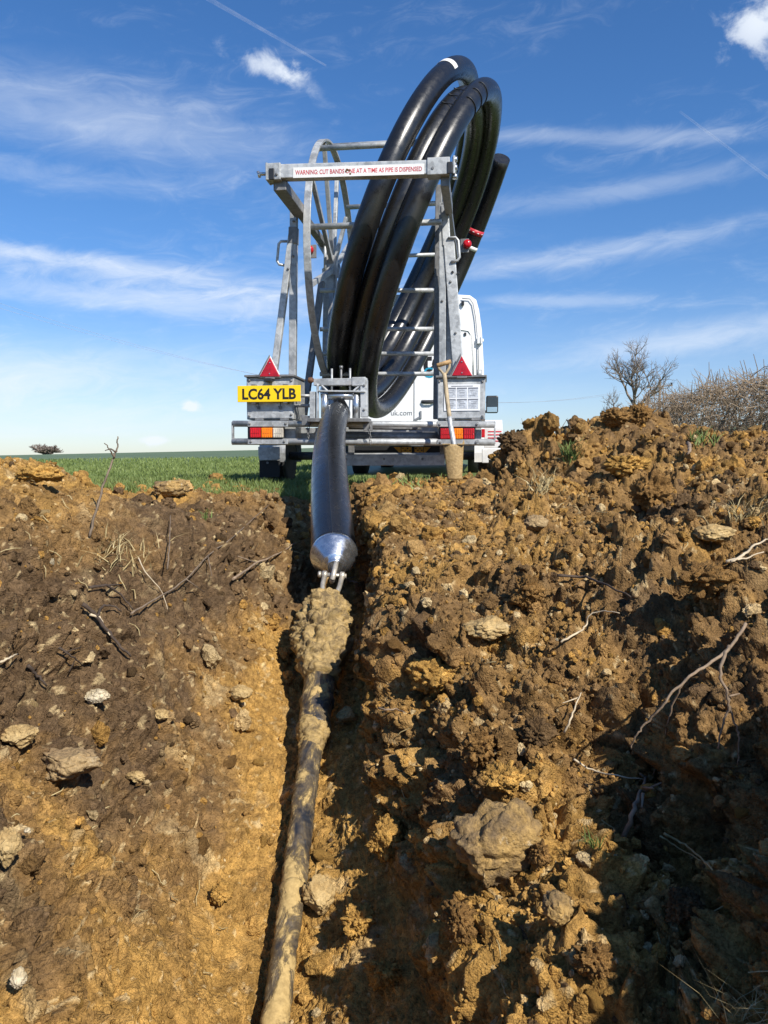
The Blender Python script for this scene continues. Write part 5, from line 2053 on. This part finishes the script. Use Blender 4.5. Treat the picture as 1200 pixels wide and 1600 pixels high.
def grass_points():
    rs = np.random.RandomState(9)
    pts, hh, ww = [], [], []
    # left field: spread by picture row so near tufts and far turf are equally dense
    while len(pts) < 52000:
        Y = 5.0 * (1 / (1 - rs.uniform(0, .86)))
        X = rs.uniform(-.56, -.05) * Y
        if Y < 5.15 + .2 * math.sin(X * 5) + .25 * (X < -1.8): continue
        if -1.35 < X < 1.1 and 6.9 < Y < 7.9 and rs.uniform() < .6: continue
        z = field_z(X, Y)
        if Y < GY1 - .1:
            z = float(base_height(np.array([[X]]), np.array([[Y]]))[0][0, 0]) - .01 if Y < 6.9 else .0
        pts.append((X, Y, z))
        edge = 1.0 if Y > 7 else 1.35
        hh.append((.055 + .0016 * Y) * edge); ww.append(.0022 + .00055 * Y)
    # right field beyond the heap
    for _ in range(5000):
        Y = rs.uniform(9, 40); X = Y * rs.uniform(.18, .30)
        pts.append((X, Y, field_z(X, Y))); hh.append(.09); ww.append(.006 + .0004 * Y)
    # under and behind the trailer
    for _ in range(7000):
        Y = rs.uniform(5.9, 10); X = Y * rs.uniform(-.17, .14)
        if Y < 7.0:
            z = float(base_height(np.array([[X]]), np.array([[Y]]))[0][0, 0]) - .005
            if Y < 6.6 and (X > -.6) and rs.uniform() < .8: continue
        else: z = 0
        pts.append((X, Y, z)); hh.append(.07); ww.append(.005)
    return np.array(pts), np.array(hh), np.array(ww)


gpts, gh, gw = grass_points()
blades('crop_grass', gpts, gh, gw, M['grass'], .45, 3, label='short green crop blades covering the field', cat='grass')

# green and straw tufts growing out of the spoil
def tuft(px, py, n, rad, h, mat, label, seed, droop=.6, name='grass_tuft', wid=.0022):
    rs = np.random.RandomState(seed)
    pts = []
    for _ in range(n):
        p, nn = gp(px + rs.normal() * rad, py + rs.normal() * rad * .5)
        pts.append(tuple(p - Vector((0, 0, .008))))
    d = np.mean([p[1] for p in pts])
    o = blades(name, pts, h * d / FPX, np.full(n, wid * d / 2.5), mat, droop, seed, None, label, 'grass tuft')
    return o


tuft(892, 712, 90, 9, 26, M['grass'], 'green grass tuft on the left slope of the spoil heap', 31, .9)
tuft(1098, 688, 70, 10, 22, M['grass'], 'green grass tuft near the top of the heap in front of the hedge', 32, 1.0)
tuft(1170, 806, 110, 16, 26, M['straw'], 'straw coloured grass tuft on the bank at the right edge', 33, 1.2)
tuft(850, 758, 70, 14, 26, M['straw'], 'dry grass tuft on the brown slope left of the heap', 34, 1.3)
tuft(640, 752, 40, 10, 16, M['grass'], 'small green tuft on the soil below the rear of the trailer', 35, .8, wid=.003)
tuft(195, 862, 90, 26, 30, M['straw'], 'matted dry grass hanging over the left bank', 36, 1.5)
tuft(322, 806, 12, 4, 18, M['grass'], 'single young green sprig on the left bank top', 37, .8)
tuft(925, 1318, 30, 7, 30, M['grass'], 'mossy green sprig on the clods left of the shaded hollow', 38, 1.0)
tuft(1160, 1590, 40, 22, 60, M['straw'], 'pale dry stems at the bottom right corner', 39, 1.6, wid=.0016)


def stray_straw():
    """loose bits of straw and root fibre lying about"""
    rs = np.random.RandomState(55)
    m = MB()
    clump = vnoise(GP[vis], 3.1, 305)
    for _ in range(900):
        q_ = rs.randint(len(vis))
        i = vis[q_]
        if clump[q_] < rs.uniform(-.1, .75) or (GS[i] < .5 and GT[i] < .3 and rs.uniform() < .7): continue
        d = _dep[i]
        if d > 5: continue
        p, n = Vector(GP[i]), Vector(GN[i])
        L = rs.uniform(.010, .045) * (.6 + d * .35)
        a = Vector(rs.normal(size=3)); a = (a - n * a.dot(n)).normalized()
        b = n.cross(a)
        w = .0007 + .00035 * d
        c = rs.uniform(-.4, .4)
        pts = [p + n * (.004 + .006 * k_) + a * L * (t - .5) + b * L * c * (t * t) + n * L * rs.uniform(-.05, .25) for t, k_ in ((0, .4), (.35, 1), (.7, 1), (1, .5))]
        m.tube(pts, [w, w, w * .9, w * .5], 4, False)
    o = m.build('straw_litter', M['straw'], kind='stuff', label='bits of dry straw and root fibre littered over the dug soil', cat='straw')


stray_straw()


def stick(name, label, cat, polys, mat, r0, lift=0.02, depth=None, taper=.45):
    """polys: photo polylines of one branching stick; it lies on the ground unless depths are given"""
    root = None
    base, _ = gp(*polys[0][0][:2])
    m = MB()
    for bi, pl in enumerate(polys):
        pts = []
        for k, q in enumerate(pl):
            if len(q) == 3: p = at(q[0], q[1], q[2])
            else:
                p, n = gp(q[0], q[1]); p = at(q[0], q[1], p.y - lift)
            pts.append(p)
        sm_ = bez(pts, 5) if len(pts) > 2 else pts
        rr_ = random.Random(len(pts) * 7 + bi)
        wob = [Vector(p) + Vector((rr_.uniform(-1, 1), rr_.uniform(-1, 1), rr_.uniform(-1, 1))) * r0 * .5 for p in sm_]
        s = (1.0 if bi == 0 else .7) * r0
        m.tube(wob, [s * (1 - (1 - taper) * k / (len(wob) - 1)) for k in range(len(wob))], 7)
    o = m.build(name, mat, label=label, cat=cat, loc=base)
    return o


b0, _ = gp(141, 836)
yb = b0.y
stick('bramble_shoot', 'tall thin dead stem leaning up from the left bank against the sky', 'stem',
      [[(140, 838, yb), (150, 800, yb + .02), (163, 752, yb + .04), (177, 718, yb + .06), (183, 698, yb + .07), (184, 682, yb + .07)],
       [(178, 715, yb + .06), (172, 704, yb + .04), (163, 692, yb + .03)], [(181, 706, yb + .06), (174, 702, yb + .1), (165, 704, yb + .12)]], M['twig'], .0042, depth=1)
stick('thin_branch', 'long thin branch lying up the left bank above the dark soil', 'branch',
      [[(205, 958), (245, 935), (290, 905), (325, 868), (365, 838), (421, 788)], [(290, 905), (320, 925)], [(325, 868), (331, 900)]], M['twig'], .0032, .02)
stick('broken_twig', 'pale broken twig poking out beside the shadow of the pipe', 'twig', [[(365, 905), (400, 880), (430, 868), (462, 848)], [(400, 880), (372, 868)]], M['root'], .0052, .03)
stick('twig', 'twig lying from the trench lip towards the shackle', 'twig', [[(535, 903), (548, 908), (563, 912)], [(540, 905), (556, 900)]], M['twig'], .006, .02)
stick('thick_root', 'thick dark root hanging down the dark soil of the left bank', 'root', [[(128, 945), (150, 962), (168, 985), (185, 1008), (205, 1025)], [(150, 962), (165, 945), (190, 955)]], M['dark_root'], .0062, .012)
stick('forked_root', 'forked dark root in the upper part of the left bank', 'root', [[(140, 918), (165, 915), (190, 930), (207, 952)], [(165, 915), (192, 912)]], M['dark_root'], .0045, .012)
stick('pale_rootlet', 'bleached curved rootlet on the dark soil of the left bank', 'root', [[(142, 960), (155, 965), (164, 980), (171, 992)]], M['pale_root_white'], .0040, .015)
stick('long_grass_stalk', 'long pale stem hanging from the matted dry grass on the left', 'stem', [[(216, 872), (226, 892), (246, 915), (255, 930), (262, 952)]], M['pale_root_white'], .0022, .02)
stick('dead_weed', 'dry weed stalk standing upright on the left bank', 'weed', [[(262, 890), (264, 860), (266, 830), (266, 805)]], M['twig'], .0028, .05)
stick('small_twig', 'small dark twig at the foot of the dark soil on the left', 'twig', [[(44, 1040), (58, 1055), (74, 1072)]], M['dark_root'], .0045, .01)
stick('crossed_twigs', 'crossed dark twigs on the dark soil at the left', 'twig', [[(92, 1012), (112, 1025), (130, 1040)], [(98, 1020), (128, 1010)], [(108, 1050), (118, 1030)]], M['dark_root'], .0030, .012)
stick('bleached_straw', 'bleached straw lying at the far left of the dark soil', 'stem', [[(0, 1036), (14, 1028), (28, 1022)]], M['pale_root_white'], .0032, .012)
yr = gp(1160, 985)[0].y - .03
stick('hanging_root', 'long curved root reaching down across the shaded hollow on the right', 'root',
      [[(1165, 975, yr + .02), (1150, 1000, yr), (1120, 1030, yr - .03), (1085, 1052, yr - .05), (1050, 1082, yr - .06), (1035, 1105, yr - .06), (1010, 1130, yr - .05), (995, 1148, yr - .05), (985, 1168, yr - .04)],
       [(1085, 1052, yr - .05), (1072, 1062, yr - .03), (1060, 1082, yr - .02), (1045, 1120, yr), (1035, 1165, yr + .02), (1020, 1210, yr + .03)]], M['root'], .0036)
yr = min(gp(x_, y_)[0].y for x_, y_ in ((1140, 1008), (1128, 1035), (1126, 1058), (1136, 1082), (1138, 1105), (1130, 1130), (1122, 1170), (1155, 1165), (1152, 1196))) + .02
stick('branched_root', 'pale branched root dangling at the right edge above the shaded hollow', 'root',
      [[(1140, 1008, yr), (1128, 1035, yr - .03), (1126, 1058, yr - .04), (1136, 1082, yr - .05), (1138, 1105, yr - .05), (1130, 1130, yr - .05), (1122, 1170, yr - .05)],
       [(1138, 1090, yr - .05), (1142, 1115, yr - .05), (1152, 1140, yr - .05), (1155, 1165, yr - .05), (1152, 1196, yr - .05)], [(1139, 1088, yr - .05), (1156, 1084, yr - .04)]], M['root'], .0034)
stick('split_branch', 'broken woody stem with pale split ends in the shaded hollow', 'stem',
      [[(975, 1310), (990, 1265), (1003, 1235), (1009, 1213)], [(1004, 1236), (1035, 1222)], [(1009, 1215), (1000, 1209)], [(1003, 1233), (1022, 1233)], [(1006, 1240), (1004, 1262)]], M['root'], .0052, .03)
stick('straw_stalk', 'straw stem sticking out above the split woody stem', 'stem', [[(897, 1186), (925, 1203), (965, 1212), (1008, 1218)]], M['pale_root_white'], .0024, .03)
stick('grass_stalk', 'pale grass stem drooping in the shaded hollow', 'stem', [[(1038, 1302), (1070, 1320), (1095, 1340), (1112, 1358)], [(1030, 1305), (1060, 1325), (1095, 1345)]], M['straw'], .0024, .05)
stick('curved_stalk', 'curved pale stem on the bank left of the overhanging block', 'stem', [[(876, 1003), (900, 990), (915, 978), (920, 962), (940, 955), (968, 958)]], M['pale_root_white'], .0028, .03)
stick('dark_twig', 'dark twig lying on the bank above the curved stem', 'twig', [[(872, 899), (915, 902), (950, 915), (985, 932)]], M['dark_root'], .0045, .03)
stick('pale_straw', 'pale straw stem bent over a clod beside the hollow', 'stem', [[(882, 1145), (893, 1120), (903, 1095), (908, 1082)], [(903, 1090), (880, 1098)]], M['pale_root_white'], .0026, .03)
stick('thin_rootlet', 'thin rootlet across the right trench lip', 'root', [[(592, 1106), (606, 1109), (620, 1108), (632, 1113)]], M['root'], .0030, .02)
stick('heap_twig', 'dark twig standing on the shoulder of the spoil heap', 'twig', [[(842, 676, 5.2), (839, 664, 5.2), (838, 650, 5.2)], [(840, 665, 5.2), (836, 660, 5.2)]], M['dark_root'], .010)
stick('heap_stub', 'short dark stub of root sticking up from the spoil heap', 'root', [[(893, 676, 5.3), (889, 665, 5.3), (886, 656, 5.3)]], M['dark_root'], .010)
stick('dry_root', 'pale curved root on the bank at the right edge', 'root', [[(1135, 878), (1160, 868), (1180, 852), (1200, 842)], [(1140, 876), (1165, 872), (1195, 862)]], M['pale_root_white'], .0040, .03)
stick('short_root', 'short red brown root end sticking out of the heap below the hedge', 'root', [[(1076, 693), (1077, 702), (1075, 711)]], M['root'], .012, .08)

# ------------------------------------------------------------------ bare trees, hedge, pole and wires
def grow(base, height, spread, levels, seed, r0, nsplit=(3, 5), droop=0.0, trunk_frac=.3, up=.35, rk=.58, t0=.34, lean=(0, 0, 0)):
    rr = random.Random(seed)
    trunk, crown = MB(), MB()

    def branch(p, d, L, r, lv):
        n = 4 if lv < 2 else 3
        pts, q, dd = [p], p, d
        for k in range(n):
            dd = (dd + Vector((rr.uniform(-1, 1), rr.uniform(-1, 1), rr.uniform(-.6, .9))) * (.22 + .05 * lv if lv else .07)).normalized()
            q = q + dd * (L / n)
            pts.append(q)
        mb = trunk if lv == 0 else crown
        mb.tube(pts, [r * (1 - .5 * k / n) for k in range(n + 1)], 7 if lv == 0 else 5 if lv < 2 else 3, lv == 0)
        if lv >= levels: return
        ns = rr.randint(*nsplit) if lv else rr.randint(5, 7)
        for k in range(ns):
            t = rr.uniform(.35, 1.0) if lv else rr.uniform(t0, 1.0)
            i = min(int(t * n), n - 1)
            pp = pts[i].lerp(pts[i + 1], t * n - i)
            side = Vector((rr.uniform(-1, 1), rr.uniform(-1, 1), rr.uniform(-.25, .5)))
            side = (side - dd * side.dot(dd) * .6).normalized()
            nd = (dd * rr.uniform(.35, .75) + side * spread + Vector((0, 0, up - droop * lv))).normalized()
            branch(pp, nd, L * rr.uniform(.48, .78), r * rk, lv + 1)
        if lv: branch(pts[-1], dd, L * .6, r * .5, lv + 1)
    branch(base, (Vector((0, 0, 1)) + Vector(lean)).normalized(), height * trunk_frac * 1.6, r0, 0)
    return trunk, crown


def tree(base, height, width, label, seeds, mat, cat='tree', **kw):
    """tries a few growths and keeps the one whose crown stands most evenly over its trunk"""
    best = None
    for s in seeds:
        t, c = grow(Vector(base), height, seed=s, **kw)
        xs = [p.x - base.x for p in c.v]
        sc = abs(max(xs) + min(xs)) / (max(xs) - min(xs)) + abs(sum(xs) / len(xs)) / (max(xs) - min(xs))
        if best is None or sc < best[0]: best = (sc, t, c)
    _, t, c = best
    zmax = max(p.z for p in c.v) - base.z
    xw = max(p.x for p in c.v) - min(p.x for p in c.v)
    kz, kx = height / zmax, width / xw
    for mb in (t, c):
        mb.v = [Vector((base.x + (p.x - base.x) * kx, base.y + (p.y - base.y) * kx, base.z + (p.z - base.z) * kz)) for p in mb.v]
    root = empty('bare_tree', base, label, cat)
    t.build('trunk', mat, root)
    c.build('crown', mat, root)
    return root


bt = at(990, 655, 58); bt.z = field_z(bt.x, 58) - .1
th = at(1003, 528, 58).z - bt.z
tree(bt, th, 112 / FPX * 58, 'bare leafless tree standing behind the spoil heap and hedge', range(12, 22), M['bark'], spread=.72, levels=5, r0=.30, nsplit=(2, 4), trunk_frac=.40, up=.16, t0=.55)
b2 = at(962, 655, 66); b2.z = field_z(b2.x, 66) - .1
tree(b2, at(962, 600, 66).z - b2.z, 50 / FPX * 66, 'low bare tree left of the larger bare tree behind the heap', range(50, 56), M['bark'], spread=.9, levels=4, r0=.18, nsplit=(3, 4), trunk_frac=.34, up=.15)
fb = at(75, 712, 124); fb.z -= 1.0
tree(fb, 3.0, 5.4, 'small round bare tree far away on the left skyline', range(30, 36), M['far_bark'], spread=1.0, levels=4, r0=.30, nsplit=(5, 6), trunk_frac=.24, up=.15)

# hedge of bare twigs
def hedge():
    rr = random.Random(41)
    A = at(985, 690, 12.5); B = at(1330, 690, 7.6)
    A.z = B.z = 0.0
    root = empty('bare_hedge', (A + B) / 2, 'dense bare brown hedge behind the spoil heap at the right', 'hedge')
    ax_ = (B - A)
    nrm = Vector((ax_.y, -ax_.x, 0)).normalized()
    stems, twigs = MB(), MB()

    def tophz(t):
        # top line read from the photograph
        X = A.lerp(B, t)
        px = 600 + FPX * X.x / X.y
        py = np.interp(px, [985, 1010, 1050, 1090, 1130, 1200, 1340], [660, 640, 618, 605, 595, 586, 575])
        return at(px, py, X.y).z
    for k in range(150):
        t = rr.uniform(0, 1)
        p = A.lerp(B, t) + nrm * rr.uniform(-.5, .5); p.z = 0
        H = tophz(t) * rr.uniform(.55, 1.0)
        pts = [p, p + Vector((rr.uniform(-.15, .15), rr.uniform(-.1, .1), H * .5)), p + Vector((rr.uniform(-.35, .35), rr.uniform(-.2, .2), H))]
        stems.tube(pts, [.016, .011, .005], 4, False)
    for k in range(4200):
        t = rr.uniform(0, 1)
        top_ = tophz(t)
        hgt = top_ * (1 - rr.random() ** 1.6 * .85)
        p = A.lerp(B, t) + nrm * rr.uniform(-.6, .6) * (1.0 if hgt < top_ * .8 else .6); p.z = hgt * rr.uniform(.85, 1.0)
        L = rr.uniform(.18, .50)
        d = Vector((rr.uniform(-1, 1), rr.uniform(-.7, .7), rr.uniform(-.35, 1.1))).normalized()
        pts = [p, p + d * L * .5 + Vector((0, 0, rr.uniform(-.03, .05))), p + d * L + Vector((rr.uniform(-.07, .07), 0, rr.uniform(-.04, .09)))]
        if pts[-1].z > top_ + .12: continue
        w = rr.uniform(.0028, .0060)
        twigs.tube(pts, [w, w * .8, w * .35], 3, False)
    for k in range(46):
        t = rr.uniform(0, 1)
        p = A.lerp(B, t) + nrm * rr.uniform(-.3, .3); p.z = tophz(t) - .15
        d = Vector((rr.uniform(-.35, .35), 0, 1)).normalized()
        L = rr.uniform(.2, .42)
        twigs.tube([p, p + d * L * .6, p + d * L + Vector((rr.uniform(-.05, .05), 0, 0))], [.007, .005, .003], 4, False)
    s = stems.build('stems', M['hedge'], root, kind='stuff')
    w = twigs.build('twigs', M['hedge'], root, kind='stuff')


hedge()
# low scrub left of the tree
def scrub(px, py, Y, n, h, label, seed):
    rr = random.Random(seed)
    b = at(px, py, Y)
    m = MB()
    for k in range(n):
        p = b + Vector((rr.uniform(-.5, .5), rr.uniform(-.3, .3), -.15))
        d = Vector((rr.uniform(-.5, .5), rr.uniform(-.3, .3), 1)).normalized()
        L = h * rr.uniform(.5, 1.1)
        m.tube([p, p + d * L * .5, p + d * L + Vector((rr.uniform(-.1, .1), 0, 0))], [.006, .005, .002], 3, False)
    m.build('bare_shrub', M['hedge'], label=label, cat='shrub', loc=b)


scrub(908, 672, 7.6, 60, .26, 'low bare shrub peeping over the left slope of the heap', 3)

# utility pole with crossarm, and the two wires across the left sky
pb = at(1031, 640, 80); pb.z = field_z(pb.x, 80) - .2
ptop = at(1031, 596, 80)
up_ = empty('utility_pole', pb, 'wooden electricity pole with a crossarm beside the bare tree', 'pole')
m = MB(); m.tube([pb, ptop], [.16, .12], 12); m.build('pole', M['bark'], up_)
ca, cb2 = at(1011, 606, 80), at(1051, 602, 80)
m = MB(); m.beam(ca, cb2, .12, .12, TU); m.build('crossarm', M['bark'], up_)
for t in (.04, .5, .96):
    p = ca.lerp(cb2, t)
    m = MB(); m.lathe(p + TU * .06, TU, [(0, .04), (.05, .11), (.10, .06), (.17, .11), (.22, .05)], 12); m.build('insulator', M['plastic_black'], up_)
for i, (y0, dy) in enumerate(((447, 0), (458, 8))):
    a = at(-160, y0 - 28, 40)
    b = ca.lerp(cb2, .04 if i == 0 else .96) + TU * .25
    pts = []
    for k in range(41):
        t = k / 40
        p = a.lerp(b, t); p.z -= 4 * t * (1 - t) * 3.9
        pts.append(p)
    m = MB(); m.tube(pts, [.007 + .007 * k / 40 for k in range(41)], 5)
    m.build('power_line', M['wire'], label=('upper' if i == 0 else 'lower') + ' thin power line sloping down across the left sky', cat='wire', group='power lines')

# contrails high up
def contrail(pa, pb_, wa, wb, label):
    mt = bpy.data.materials.get('ice_trail')
    if not mt:
        mt, T, bs = new_mat('ice_trail')
        tr = T.n('ShaderNodeBsdfTransparent')
        mx = T.n('ShaderNodeMixShader')
        g = T.n('ShaderNodeNewGeometry')
        lw = T.n('ShaderNodeLayerWeight'); lw.inputs[0].default_value = .35
        nz = T.noise(g.outputs['Position'], .004, 5.0, .65)
        fac = T.math('MULTIPLY', T.math('SUBTRACT', 1.0, lw.outputs['Facing']), T.ramp(nz, .25, .75, .02, .09))
        bs.inputs['Base Color'].default_value = (.9, .9, .9, 1); bs.inputs['Roughness'].default_value = 1
        out = [n for n in T.t.nodes if n.type == 'OUTPUT_MATERIAL'][0]
        T.l(fac, mx.inputs[0]); T.l(tr.outputs[0], mx.inputs[1]); T.l(bs.outputs[0], mx.inputs[2]); T.l(mx.outputs[0], out.inputs[0])
        M['trail'] = mt
    a, b = at(*pa, 11000), at(*pb_, 11000)
    m = MB(); m.tube([a.lerp(b, k / 20) for k in range(21)], [wa + (wb - wa) * k / 20 for k in range(21)], 10)
    m.build('contrail', mt, label=label, cat='contrail')


contrail((322, -4), (510, 103), 34, 14, 'thin white vapour trail slanting down from the top of the sky')
contrail((1062, 174), (1210, 285), 16, 22, 'short white vapour trail at the right side of the sky')
